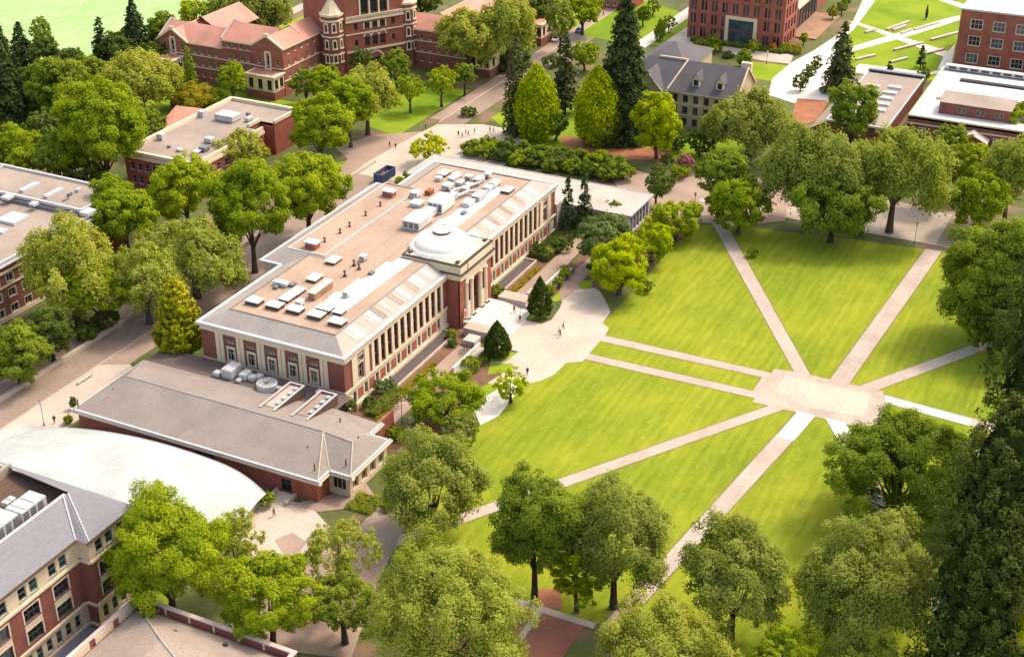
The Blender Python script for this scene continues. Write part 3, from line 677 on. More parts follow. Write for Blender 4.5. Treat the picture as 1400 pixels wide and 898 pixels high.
    def unitbox(px, py, lx, ly, hz, mat='unit', z=13.86):
        x, y = W(px, py, z+hz); b = MB(); b.box(x-lx/2, x+lx/2, y-ly/2, y+ly/2, z+.3, z+hz)
        b.box(x-lx/2+.1, x-lx/2+.3, y-ly/2+.1, y+ly/2-.1, z, z+.3); b.box(x+lx/2-.3, x+lx/2-.1, y-ly/2+.1, y+ly/2-.1, z, z+.3)
        o = b.build('air_handler', M[mat], t, bevel=.06)
        q = MB(); q.box(x-lx/2-.05, x+lx/2+.05, y-ly/2-.05, y+ly/2+.05, z+hz+.003, z+hz+.08); q.build('casing_top', M['membrane'], o)  # paler cap: contrast of lit top and shaded sides put into colour
        g = MB()
        for k in range(3): g.box(x-lx/2-.03, x-lx/2-.005, y-ly/2+.2+k*ly/3.2, y-ly/2+.2+k*ly/3.2+ly/4.5, z+.6, z+hz-.3)
        g.build('louvre', M['unitd'], o)  # dark louvres on this side also paint its shade
        return o
    unitbox(571, 296, 6.5, 4.2, 2.1); unitbox(603, 271, 6.0, 3.8, 2.6, 'membrane'); unitbox(588, 285, 3.5, 2.6, 1.7); unitbox(570, 276, 2.6, 2.6, .9, 'membrane')
    for q in ((568, 262, 2., 2., 1.3), (612, 252, 2.4, 2, 1.2), (622, 240, 4.5, 1.6, 1.), (641, 240, 1.5, 1.5, 1.6), (655, 243, 3, 1.7, 1.3), (668, 254, 2.6, 1.8, 1.), (655, 265, 3.6, 2, 1.3), (636, 256, 1.6, 1.6, 1.), (676, 249, 3.4, 1.8, 1.), (629, 248, 2., 1.6, .9), (640, 275, 3, 2, 1.), (600, 242, 1.4, 1.4, .9), (641, 251, 1.4, 1.4, .7), (621, 264, 1.4, 1.4, 1.6), (384, 385, 1.2, 3.2, .9), (474, 398, 1.3, 1.3, 1.2), (410, 411, 1.6, 1.2, 1.1), (497, 349, 1.5, 1.2, 1.2), (667, 237, 1.4, 1.4, 1.2)):
        unitbox(*q, 'unit' if q[0] % 2 else 'membrane')
    for q in ((614, 258), (663, 242), (650, 271), (634, 290), (606, 309), (588, 260), (400, 388), (508, 372), (378, 391)):
        x, y = W(q[0], q[1], 14.3); b = MB(); b.box(x-.7, x+.7, y-.5, y+.5, 13.86, 14.4); b.build('roof_vent', M['bronze'] if q[0] % 2 else M['unitd'], t)
    x, y = W(587, 263, 14.3); b = MB(); b.box(x-1, x+1, y-.7, y+.7, 13.86, 14.9); b.build('air_handler', M['rust'], t)
    for q in ((465, 314), (520, 277), (444, 326), (471.5, 371.5), (490.8, 362), (500, 290), (478, 305), (612, 276), (484, 357)):   # stack pipes
        x, y = W(q[0], q[1]+5, 14.1); b = MB(); b.tube([(x, y, 13.9), (x, y, 15.0)], [.16, .16], 8); b.lathe(x, y, [(.3, 14.95), (.34, 15.1), (.05, 15.3)], 8); b.lathe(x, y, [(.5, 13.87), (.3, 14.3)], 8); b.build('vent_pipe', M['bronze'], t)
    # ducts between the machines
    for (a, b_) in (((578, 290), (606, 268)), ((615, 262), (655, 250)), ((620, 270), (640, 262)), ((588, 300), (596, 282)), ((640, 262), (668, 262))):
        xa, ya = W(*a, 14.6); xb, yb = W(*b_, 14.6); d = MB(); d.tube([(xa, ya, 14.6), (xb, yb, 14.6)], [.38, .38], 8); d.build('duct', M['unit'], t)
    for q in ((427, 331), (532, 261)):
        x, y = W(*q, 15.4); b = MB(); b.box(x-.9, x+.9, y-1.3, y+1.3, 14.1, 15.2); b.box(x-1.15, x+1.15, y-1.6, y+1.6, 15.4, 15.65, 1)
        b.box(x-.8, x+.8, y-1.2, y+1.2, 15.203, 15.397, 2); b.build('chimney', [M['brick3'], M['trim'], M['dark']], t)
    # ---- entrance pavilion
    TX0, TX1, TY, TYB = 39.5, 53.7, -3.2, 10.2
    w = MB(); w.box(TX0, TX0+.5, TY+.4, TYB, 0, 11.2); w.box(TX1-.5, TX1, TY+.4, TYB, 0, 11.2)
    fT = Face(TX0, TY, 1, 0); LT = TX1-TX0
    arch = (LT/2-1.6, LT/2+1.6, 1.3, 9.3); ops = [arch, (3.35, 4.5, 5., 9.6), (LT-4.5, LT-3.35, 5., 9.6)]
    fT.wall(w, LT, 0, 11.2, ops, .8); w.build('entrance_wall', M['brick2'], t)
    st = MB()
    fT.box(st, 2.3, LT/2-1.5, .0, 1.3, .0, .25); fT.box(st, LT/2+1.5, LT-2.3, .0, 1.3, .0, .25); fT.box(st, 2.35, LT-2.35, 9.9, 11.2, .0, .22)
    fT.box(st, 2.6, 5.4, 1.3, 4.9, -.0, .12); fT.box(st, LT-5.4, LT-2.6, 1.3, 4.9, -.0, .12)
    st.build('entrance_stonework', M['cream'], t)
    for u in (2.75, 5.1, LT-5.1, LT-2.75):
        p = MB(); x, y, _ = fT.p(u, 0, .0); p.lathe(x, y, [(.62, 1.3), (.62, 1.6), (.52, 1.75), (.5, 6), (.46, 9.3), (.6, 9.5), (.62, 9.85)], 14); p.build('column', M['cream'], t, smooth=False)
        b = MB(); fT.box(b, u-.8, u+.8, 0, 1.3, -.02, .9); b.build('column_base', M['cream'], t)
    fT.window(*arch, t, M['bronze'], D, .8, 2, 4, .16, sill=False)
    d = MB(); fT.box(d, LT/2-1.2, LT/2+1.2, 1.3, 4.0, -.7, -.6)
    d = d.build('door', M['framed'], t); g = MB()
    for k in (-1, 1): fT.box(g, LT/2+k*.6-.42, LT/2+k*.6+.42, 1.6, 3.8, -.6, -.57)
    g.build('pane', M['g3'], d)
    for o_ in ops[1:]: fT.window(*o_, t, M['bronze'], D, .8, 1, 3, .1)
    # entablature, attic
    e = MB(); e.box(TX0-.25, TX1+.25, TY-.5, TYB, 11.2, 12.2); e.box(TX0-.45, TX1+.45, TY-.75, TYB, 12.35, 12.55); e.box(TX0-.15, TX1+.15, TY-.35, TYB, 12.7, 14.4); e.box(TX0+3, TX1-3, TY-.55, TY-.36, 12.8, 14.2)
    e.box(TX0-.35, TX1+.35, TY-.6, TYB+.2, 12.2, 12.345); e.build('attic', M['cream'], t)
    e = MB(); e.box(TX0-.62, TX1+.62, TY-.95, TYB, 12.553, 12.7); e.box(TX0-.3, TX1+.3, TY-.5, TYB+.1, 14.4, 14.6); e.build('cornice_cap', M['dark'], t)
    e = MB(); e.box(TX0+.3, TX1-.3, TY+.1, TYB-.5, 14.603, 14.68); e.build('attic_roof', M['cream2'], t)
    cx, cy = (TX0+TX1)/2, 4.6
    dm = MB(); R0 = 6.9
    prof = [(R0+.05, 14.6), (R0+.05, 14.85), (R0-.25, 14.9), (R0-.25, 15.2), (R0-.6, 15.24), (R0-.6, 15.4), (R0-.95, 15.44)]
    for i in range(1, 10):
        a = i/10*math.pi/2*.93; prof.append(((R0-.95)*math.cos(a), 15.44+2.5*math.sin(a)))
    prof.append((1.9, 17.86)); dm.lathe(cx, cy, prof, 48)
    dm = dm.build('dome', M['domew'], t, smooth=False)
    cp = MB(); cp.lathe(cx, cy, [(1.75, 17.85), (1.75, 18.25), (1.95, 18.3), (1.95, 18.42), (1.5, 18.68), (.8, 18.9), (.1, 18.97)], 28); cp.build('dome_cap', M['domew'], dm)
    b = MB(); b.lathe(cx, cy, [(1.92, 17.8), (1.92, 18.08), (1.85, 18.13)], 28); b.build('dome_ring', M['bronze'], dm)
    for (x, y) in ((TX0+1., TY+.9), (TX1-1., TY+.9), (TX1-1., TYB-2), (TX0+1.2, TYB-1.2)):
        b = MB(); b.box(x-.45, x+.45, y-.4, y+.4, 14.68, 15.1); b.build('roof_vent', M['bronze'], t)
    return t
UNION = union()
def terrace():
    t = thing('entrance_steps', (46.6, -9, 0), 'broad white entrance steps with pale cheek walls below the domed pavilion', 'steps')
    s = MB(); s.box(40.5, 52.7, -7.5, -3.25, 0, 1.3); s.build('landing', M['white'], t)
    for k in range(8):
        s = MB(); z = 1.3-.16*(k+1); s.box(40.2-.35*k, 53+.35*k, -7.5-.85*(k+1), -7.5-.85*k-.004, 0, z); s.build('step', M['white'], t)
    for x0, x1 in ((37.2, 40.1), (53.2, 56.4)):
        s = MB(); s.box(x0, x1, -11.6, -5.2, 0, 1.75); s.box(x0+.1, x1-.1, -13.6, -11.61, 0, 1.0); s.build('cheek_wall', M['stonewall'], t)
        s = MB(); s.box(x0-.1, x1+.1, -11.7, -5.1, 1.753, 1.95); s.build('coping', M['path'], t)
    for x in (43.5, 49.7):
        s = MB()
        for y, z in ((-7.6, 2.2), (-11, 1.55), (-14.2, .95)): s.tube([(x, y, z-.95), (x, y, z)], [.03, .03], 5)
        s.tube([(x, -7.6, 2.2), (x, -14.2, .95)], [.035, .035], 5); s.build('handrail', M['unitd'], t)
    t = thing('entrance_banner', (41, -3.6, 0), 'small red and white sign standing beside the columns of the domed entrance', 'sign')
    s = MB(); s.box(40.2, 41.2, -3.75, -3.7, 2.2, 4.3); s.build('panel', M['trim'], t)
    s = MB(); s.box(40.4, 41.0, -3.78, -3.753, 2.5, 3.9); s.build('emblem', M['red'], t)
    s = MB(); s.tube([(40.7, -3.72, 1.3), (40.7, -3.72, 2.2)], [.05, .05], 6); s.build('post', M['unitd'], t)
    # sunk light wells in front of both wings
    for x0, x1, w in ((9, 37, 'left'), (56.5, 76, 'right')):
        t = thing('light_well', ((x0+x1)/2, -3, 0), 'dark railed light well below the colonnade on the %s side of the entrance' % w, 'light well')
        s = MB(); s.box(x0, x1, -3.4, -.6, .05, .16); s.build('grating', M['unitd'], t)
        s = MB(); s.box(x0, x1, -3.7, -3.4, 0, .6); s.box(x0, x0+.3, -3.4, -.6, 0, .6); s.box(x1-.3, x1, -3.4, -.6, 0, .6); s.build('parapet', M['stonewall'], t)
        s = MB()
        for k in range(5): s.box(x0+.6, x1-.6, -3.1+k*.5, -2.95+k*.5, .163, .32)
        s.build('louvre', M['bronze'], t)
    for x0, x1, y, lab in ((62, 77.5, -11.2, 'long low white wall beside the walk right of the entrance steps'), (22.5, 34, -10.6, 'low white wall beside the walk left of the entrance steps'), (2.2, 8, -12.4, 'short low white wall near the pale brick annex')):
        mb = MB(); mb.box(x0, x1, y-.25, y+.25, 0, 1.25); a = mb.build('garden_wall', M['white'], None); tag(a, lab, 'wall')
    for x0, x1, y, w in ((60, 75, -13.4, 'right'), (20, 33, -12.7, 'left')):
        t = thing('ramp', ((x0+x1)/2, y, 0), 'sloping concrete ramp with dark side walls on the %s of the entrance steps' % w, 'ramp')
        s = MB(); s.face([(x0, y+.2, .1), (x1, y+.2, .9), (x1, y+2, .9), (x0, y+2, .1)]); s.face([(x0, y+.2, 0), (x1, y+.2, 0), (x1, y+.2, .9), (x0, y+.2, .1)]); s.face([(x1, y+.2, 0), (x1, y+2, 0), (x1, y+2, .9), (x1, y+.2, .9)]); s.build('ramp_surface', M['path'], t)
        s = MB(); s.box(x0, x1, y-.1, y+.15, 0, 1.1); s.build('side_wall', M['unitd'], t)
    mb = MB(); mb.box(33.5, 36.5, -9.6, -6.9, 0, 1.3); tag(mb.build('planter', M['stonewall']), 'pale planter box left of the entrance steps', 'planter')
terrace()
def annex():
    t = thing('dining_annex', (-15, 15, 0), 'low brick annex with broad grey brown shingle roof joined to the domed hall', 'building')
    E = 4.6; Y0, Y1 = -11.0, 41.0; XF, XB = -26.6, -.9
    w = MB(); fF = Face(XF, Y1, 0, -1); L = Y1-Y0
    ops = [(44.5, 46.6, .4, 2.9), (26.5, 30.5, 2.6, 3.6)]
    fF.wall(w, L, 0, E-.1, ops, .3); fF.window(*ops[0], t, M['framed'], (M['g1'],), .3, 2, 1, .1, sill=False); fF.window(*ops[1], t, M['framed'], (M['g3'],), .3, 6, 1, .1)
    Face(XF, Y0, 1, 0).wall(w, 3.6, 0, E-.1, (), .3)
    w.box(XF+.2, XB, Y1-.3, Y1, 0, E-.1)
    # east bay with cream piers and dark windows
    fB = Face(-23, Y0-.0, 0, -1)   # short south face of the bay
    fC = Face(-23, -15.2, 1, 0); LC = 12.2
    cr = MB(); ob = [(.7, 3.4, 1.2, 3.7)]; fB.wall(cr, 4.2, 0, E-.1, ob, .3); fB.window(*ob[0], t, M['frame'], (M['g1'],), .3, 3, 1, .12)
    oc = [(1+2.8*k, 2.8+2.8*k, 1.0, 3.9) for k in range(4)]; fC.wall(cr, LC, 0, E-.1, oc, .45)
    for o_ in oc: fC.window(*o_, t, M['frame'], (M['g1'],), .45, 2, 2, .12)
    cr.build('bay_wall', M['cream2'], t)
    w.build('wall', M['brick3'], t); w = MB(); w.box(-10.8, XB-.2, Y0, Y0+.3, 0, E-.1); w.build('side_wall', M['brick3'], t)
    # roof
    e = E+.15; rz = 7.3; fx = -27.1; bx = -8.3
    r = MB(); RX = -16.6; ya, yb = 41.5, 37.5; yc = -7.5
    A = (fx, ya, e); B = (fx, -11.5, e); Cc = (-23.4, -11.5, e); Dd = (-23.4, -15.7, e); Ee = (-10.6, -15.7, e); F = (-10.6, -11.6, e); G = (-6.6, -11.6, e); Hh = (-6.2, -2, e+.3); 
    R1 = (RX, yb, rz); R2 = (RX, -6., rz); R3 = (RX-.3, -12.2, rz-.35); K = (-7., 41.5, e+.2)
    r.face([A, B, R2, R1]); r.face([B, Cc, R2]); r.face([Cc, Dd, R3, R2]); r.face([Dd, Ee, R3]); r.face([Ee, F, R2, R3]); r.face([F, G, Hh, R2]); r.face([A, R1, K]); 
    r.face([K, R1, R2, Hh, (-6.6, 8, 4.9)]); r.build('roof', M['shing'], t)
    # flat strip against the hall
    f = MB(); f.face([(-6.8, 41.4, 4.78), (-6.4, -2, 4.78), (-.95, -2, 4.78), (-.95, 41.4, 4.78)]); f.build('flat_roof', M['tar'], t)
    # gutter
    pts = [A, B, Cc, Dd, Ee, F, G]; g = MB()
    def bar(mb, p, q, w_, z0, z1):
        dx, dy = q[0]-p[0], q[1]-p[1]; l = math.hypot(dx, dy); Face(p[0], p[1], dx, dy).box(mb, 0, l+(w_ if l else 0), z0, z1, -w_/2, w_/2)
    for p, q in zip(pts, pts[1:]): bar(g, p, q, .42, e-.28, e+.12)
    bar(g, (-7., 41.5), A, .42, e-.28, e+.12); g.build('gutter', M['trim'], t)
    s = MB()
    for p, q in zip(pts, pts[1:]): bar(s, p, q, .7, e-.6, e-.29)
    s.build('soffit', M['cream'], t)
    for (a, b) in ((R1, R2), (R2, B), (R2, Cc), (R3, Dd), (R2, R3)):
        h = MB(); h.tube([(a[0], a[1], a[2]+.02), (b[0], b[1], b[2]+.05)], [.13, .13], 5); h.build('ridge_cap', M['sheet'], t)
    # two open wells cut in the back slope
    for (ya_, yb_) in ((9.3, 6.0), (2.4, -1.1)):
        x0, x1 = -14.2, -4.3; a = MB(); zt = 6.9
        a.box(x0, x1, ya_-.25, ya_, 4.6, zt); a.box(x0, x1, yb_+.15, yb_+.25, 4.6, zt); d = MB(); d.box(x0, x1, yb_, yb_+.148, 4.6, zt); d.build('well_cladding', M['bronze'], t); a.box(x1-.25, x1, yb_+.25, ya_-.25, 4.6, zt); a.build('well_wall', M['brick3'], t)
        c = MB(); c.box(x0, x1+.05, ya_-.3, ya_+.05, zt+.003, zt+.12); c.box(x0, x1+.05, yb_-.05, yb_+.3, zt+.003, zt+.12); c.box(x1-.3, x1+.05, yb_+.3, ya_-.3, zt+.003, zt+.12); c.build('coping', M['trim'], t)
        c = MB(); c.box(x0+1.5, x1-.25, yb_+.25, ya_-.25, 6.2, 6.55)
        c.build('well_floor', M['sheet'] if ya_ > 5 else M['gravel2'], t)
        for k in range(4):
            b = MB(); xx = x0+2.4+k*1.9; b.box(xx, xx+.8, yb_+.7, yb_+1.4, 6.553, 6.95); b.build('air_unit', M['unit'], t)
    # machines on the flat strip
    x, y = W(364.7, 522, 6.2)
    b = MB(); b.lathe(x, y, [(2.0, 4.8), (2.0, 6.1), (1.85, 6.2), (1.85, 6.0), (.5, 5.95), (.1, 6.0)], 24); b = b.build('cooling_fan', M['unit'], t)
    c = MB()
    for k in range(6):
        a = k*math.pi/6; c.box(x-.04, x+.04, y-.04, y+.04, 6.2, 6.25); c.tube([(x-1.8*math.cos(a), y-1.8*math.sin(a), 6.17), (x+1.8*math.cos(a), y+1.8*math.sin(a), 6.17)], [.05, .05], 4)
    c.build('fan_grille', M['unitd'], b)
    for (px, py, lx, ly, hz) in ((316, 500, 3.6, 2.4, 2.), (296, 508, 1.4, 1.4, 1.), (335, 508, 2.4, 1.6, 1.4), (345, 513, 1.6, 1.4, 1.), (354, 512, 1.5, 1.3, .9), (437, 534, 1.4, 1.4, 1.2), (380, 528, 1., 1.8, .8), (326, 518, 1.2, 1, .7)):
        x, y = W(px, py, 4.8+hz); x = min(-.9-lx/2, max(-6.2+lx/2, x)); b = MB(); b.box(x-lx/2, x+lx/2, y-ly/2, y+ly/2, 4.8, 4.8+hz); b.build('air_unit', M['unit'], t, bevel=.15)
    x, y = W(209, 519, 6.3); b = MB(); b.box(x-.5, x+.5, y-2.2, y+2.2, 6.0, 6.45); b.build('roof_hatch', M['framegr'], t)
    for q in ((155, 534), (421, 613), (430, 638), (473, 632), (106, 549), (465, 575), (490, 600)):
        x, y = W(*q, 6); b = MB(); b.tube([(x, y, 4.7), (x, y, 6.6)], [.12, .12], 6); b.build('vent_pipe', M['bronze'], t)
    # steps at the annex door
    t = thing('door_steps', (-28, -5, 0), 'short brick steps with pale side walls at the annex door', 'steps')
    for k in range(4): s = MB(); s.box(-27.3-.45*(k+1), -27.3-.45*k-.004, -6.3, -3.3, 0, .7-.17*k); s.build('step', M['stonewall'], t)
    for y in (-6.9, -3.2): s = MB(); s.box(-30, -26.9, y, y+.5, 0, .9); s.build('side_wall', M['path'], t)
annex()
def north_annex():
    t = thing('flat_annex', (104, 10, 0), 'pale flat roofed annex behind the far end of the domed hall, with white framed windows', 'building')
    X0, X1, Y0, Y1, E = 97.6, 111.2, -17.4, 42, 6.0
    w = MB(); f = Face(X0, Y0, 1, 0); ops = [(1.0+2.05*k, 2.6+2.05*k, .8, 5.0) for k in range(6)]; f.wall(w, X1-X0, 0, E-.3, ops, .3)
    for o_ in ops: f.window(*o_, t, M['trim'], (M['g4'],), .3, 1, 2, .14)
    w.box(X0, X0+.3, Y0+.01, Y1, 0, E-.3); w.box(X0+.3, X1, Y1-.3, Y1, 0, E-.3); w.box(X1-.3, X1, Y0+.01, Y1-.3, 0, E-.3); w.build('wall', M['trim'], t)
    r = MB(); r.face([(X0-.5, Y0-.5, E), (X1+.5, Y0-.5, E), (X1+.5, Y1+.5, E), (X0-.5, Y1+.5, E)]); 
    r.box(X0-.5, X1+.5, Y0-.5, Y1+.5, E-.3, E-.05); r.build('roof', M['sheet'], t)
    g = MB(); g.box(X0-.6, X1+.6, Y0-.75, Y0-.5, E-.35, E+.12); g.box(X1+.5, X1+.75, Y0-.5, Y1+.5, E-.35, E+.12); g.box(X0-.6, X1+.6, Y1+.5, Y1+.8, E-.35, E+.25); g.build('gutter', M['trim'], t)
    l = MB(); l.box(94.3, X0+.5, -.2, 38, 0, 6.6); l.build('link_block', M['sheet'], t)
north_annex()
# ------------------------------------------------------------------ other buildings
def grid_ops(L, n, w, floors, h, z0, dz, m=1.5):
    return [(m+(L-2*m)*(i+.5)/n-w/2, m+(L-2*m)*(i+.5)/n+w/2, z0+dz*j, z0+dz*j+h) for j in range(floors) for i in range(n)]
def boxroof(t, x0, x1, y0, y1, z, mat, par=.6, trim='trim', pw=.5, name='roof'):
    r = MB(); r.box(x0+pw, x1-pw, y0+pw, y1-pw, z-.6, z-.02); r.build(name, M[mat], t)
    p = MB(); p.box(x0, x1, y0, y0+pw, z-.6, z+par); p.box(x0, x1, y1-pw, y1, z-.6, z+par); p.box(x0, x0+pw, y0+pw, y1-pw, z-.6, z+par); p.box(x1-pw, x1, y0+pw, y1-pw, z-.6, z+par); p.build('parapet', M[trim], t)
# --- student centre, bottom left
def student_centre():
    t = thing('student_centre', (-70, 5, 0), 'tall brick building with cream top floor and grey metal roof, lower left corner', 'building')
    xl, xj, xr, E = -125., -68.2, -58.6, 15.9
    fL = Face(xl, 2.6, 1, 0); fR = Face(xj, .6, 1, 0); fJ = Face(xj, 2.6, 0, -1)
    br = MB(); cr = MB(); LL = xj-xl; RR = xr-xj
    top = []; mid = []; low = []
    # bays measured back from the jog
    for k in range(7):
        c = LL-4.4-6.0*k; mid += [(c-1.5, c+1.5, 8.6, 10.9), (c-1.5, c+1.5, 4.9, 7.2)]
        top += [(c-1.75, c-.25, 12.7, 14.8), (c+.45, c+1.95, 12.7, 14.8)]
        low += [(c-2.5+2.0*j, c-1.4+2.0*j, 1.0, 3.2) for j in range(3)]
    fL.wall(br, LL, 4.0, 12.0, mid, .3); cu = MB(); fL.wall(cu, LL, 12.0, E, top, .25); fL.wall(cr, LL, 0, 4.0, low, .3)
    rm = [(1.6, 4.2, 8.6, 10.9), (1.6, 4.2, 4.9, 7.2), (5.4, 8., 8.6, 10.9), (5.4, 8., 4.9, 7.2)]; rt = [(1.5, 3, 12.7, 14.8), (3.7, 5.2, 12.7, 14.8), (6.3, 7.8, 12.7, 14.8)]; rl = [(1.+2.*j, 2.1+2.*j, 1., 3.2) for j in range(4)]
    fR.wall(br, RR, 4.0, 12., rm, .3); fR.wall(cu, RR, 12., E, rt, .25); fR.wall(cr, RR, 0, 4., rl, .3)
    fJ.wall(br, 2, 4., 12., (), .3); fJ.wall(cu, 2, 12., E, (), .3); fJ.wall(br, 2, 0, 4, (), .3)
    br.box(xr-.3, xr, .62, 30, 0, 15.6); br.box(xl, xr-.3, 29.7, 30, 0, 15.6)
    br.build('wall', M['brick'], t); cr.build('ground_floor_wall', M['cream2'], t); cu.build('top_floor_wall', M['cream2'], t)
    for f, L_ in ((fL, mid), (fR, rm)):
        for o_ in L_: f.window(*o_, t, M['framed'], (M['g1'], M['g1'], M['g2']), .3, 3, 2, .08, surround=.24, sm=M['cream'])
        for o_ in L_[::2]:
            s = MB(); f.box(s, o_[0]-.22, o_[1]+.22, 7.43, 8.42, -.05, .05); s.build('spandrel', M['cream2'], t)
    for f, L_ in ((fL, top), (fR, rt), (fL, low), (fR, rl)):
        for o_ in L_: f.window(*o_, t, M['framegr'], (M['g1'], M['g3'], M['g1']), .28, 1, 2, .1)
    for z0, z1, d, m_ in ((11.75, 12.15, .3, 'cream'), (3.9, 4.35, .28, 'cream'), (0, .5, .2, 'cream')):
        b = MB(); fL.box(b, 0, LL-.0, z0, z1, .0, d); fR.box(b, -.0, RR+.2, z0, z1, .0, d); fJ.box(b, .0, 2, z0, z1, .002, d-.02); b.build('band', M[m_], t)
    # sloping metal roof with hip at the right end
    e = E; o = .5; r = MB(); RZ = 18.2; ry = 8.7; rx = xr-3.6; xs = xr-4.4
    r.face([(xl, 2.6-o, e), (xj-o, 2.6-o, e), (xs, ry, RZ), (xl, ry, RZ)])
    r.face([(xj-o, 2.6-o, e), (xj-o, .6-o, e), (xs, ry, RZ)])
    r.face([(xj-o, .6-o, e), (xr+o, .6-o, e), (rx, ry, RZ), (xs, ry, RZ)]); r.face([(xr+o, .6-o, e), (xr+o, 30.4, e), (rx, ry+1, RZ)]); r.face([(rx, ry, RZ), (xr+o, .6-o, e), (rx, ry+1, RZ)]) 
    r.build('roof', M['secroof'], t)
    g = MB(); g.box(xl, xj-o-.1, 2.6-o-.15, 2.6-o+.1, e-.25, e+.05); g.box(xj-o-.1, xr+o, .6-o-.15, .6-o+.1, e-.25, e+.05); g.build('gutter', M['bronze'], t)
    p = MB(); p.box(xl, xs+.1, ry, ry+.5, RZ-1.8, RZ+.14); p.build('ridge_parapet', M['unit'], t)
    for x_, y_, x2 in ((xj-o-.1, 2.6-o, xs-.5), (xj-o+.5, .6-o, xs+.5)):
        s = MB(); s.tube([(x_, y_, e+.08), (x2, ry, RZ+.08)], [.12, .12], 4); s.build('roof_seam', M['trim'], t)
    f = MB(); f.box(xl, xr-.6, ry+.5, 26, 15.0, 15.4); f.build('flat_roof', M['bronze'], t)
    f = MB(); f.box(xl, xr-.3, 23.6, 24.2, 15.4, 17); f.box(xl, xr-.3, 24.2, 30.2, 15.6, 15.9); f.build('back_parapet', M['gravel2'], t)
    for (x, y, lx, ly, hz) in ((-84, 12.9, 27, 4.2, 3.6), (-67.2, 12.6, 5.2, 3.2, 3.1), (-72, 19, 7, 3.4, 3.2), (-82, 20, 8, 3, 2.8), (-66, 17.5, 2, 1.2, 1.2)):
        b = MB(); b.box(x-lx/2, x+lx/2, y-ly/2, y+ly/2, 15.7, 15.4+hz); b.box(x-lx/2+.2, x+lx/2-.2, y-ly/2+.2, y+ly/2-.2, 15.4, 15.7); a = b.build('air_handler', M['unit'], t, bevel=.08)
        l = MB()
        for k in range(int(lx/1.5)): l.box(x-lx/2+.3+1.5*k, x-lx/2+1.4+1.5*k, y-ly/2-.03, y-ly/2-.004, 16, 15.1+hz)
        l.build('louvre', M['unitd'], a)
        for k in range(int(lx/2)): l = MB(); l.box(x-lx/2+1.9*(k+.5), x-lx/2+1.9*(k+.5)+.08, y-ly/2+.1, y+ly/2-.1, 15.403+hz, 15.46+hz); l.build('panel_seam', M['unitd'], a)
student_centre()
patch('path', 'bluepath', .07, [(-95, 2.3), (-69, 2.3), (-69, .3), (-71, -1.3), (-95, -1.3)], False)
patch('lawn', 'lawn2', .06, [(-80, -1.5), (-70, -1.4), (-66, .2), (-58, .2), (-58, -5), (-80, -5.5)], False)
# --- arched canopy
def canopy():
    t = thing('arched_canopy', (-40, 20, 0), 'large white arched canopy roof between the annex and the tall brick building', 'canopy')
    mb = MB(); n, k = 40, 8
    def zz(y, s):
        q = (y-49)/(-3.5-49); far = 5.05-22*(q-.62)**2*.55 if q > .62 else 5.05-(q-.62)**2*13; far = max(.3, far)
        near = (6.2-2.6*(q-.5)**2*4*.35)*(1-.62*max(0, (13-y)/17.2))
        return far*(1-s)+near*s+1.15*math.sin(math.pi*s)*(1-.7*max(0, (13-y)/17.2))
    def P(i, j):
        y = 51.5+(-4.2-51.5)*i/n; s = j/k; x0 = -29.6-2.5*max(0, (i/n-.8)/.2)**2; x1 = -57.6+19*max(0, (13-y)/17.2)
        return (x0*(1-s)+x1*s, y, zz(y, s))
    for i in range(n):
        for j in range(k): mb.face([P(i, j), P(i+1, j), P(i+1, j+1), P(i, j+1)])
    o = mb.build('roof_skin', M['canopy'], t, smooth=True)
    e = MB(); e.tube([P(i, 0) for i in range(n+1)], [.14]*(n+1), 5); e.tube([P(n, j) for j in range(k+1)], [.14]*(k+1), 5); e.build('edge_beam', M['trim'], t)
    for i in range(4, n, 5):
        r = MB(); r.tube([(a, b, c+.03) for a, b, c in [P(i, j) for j in range(k+1)]], [.05]*(k+1), 4); r.build('rib', M['trim'], t)
    for i in (2, 12, 22, 30, 36, 39):
        for j in (1, 6):
            q = P(i, j); c = MB(); c.tube([(q[0], q[1], 0), (q[0], q[1], max(.6, q[2]-.1))], [.18, .18], 8); c.build('column', M['unit'], t)
canopy()
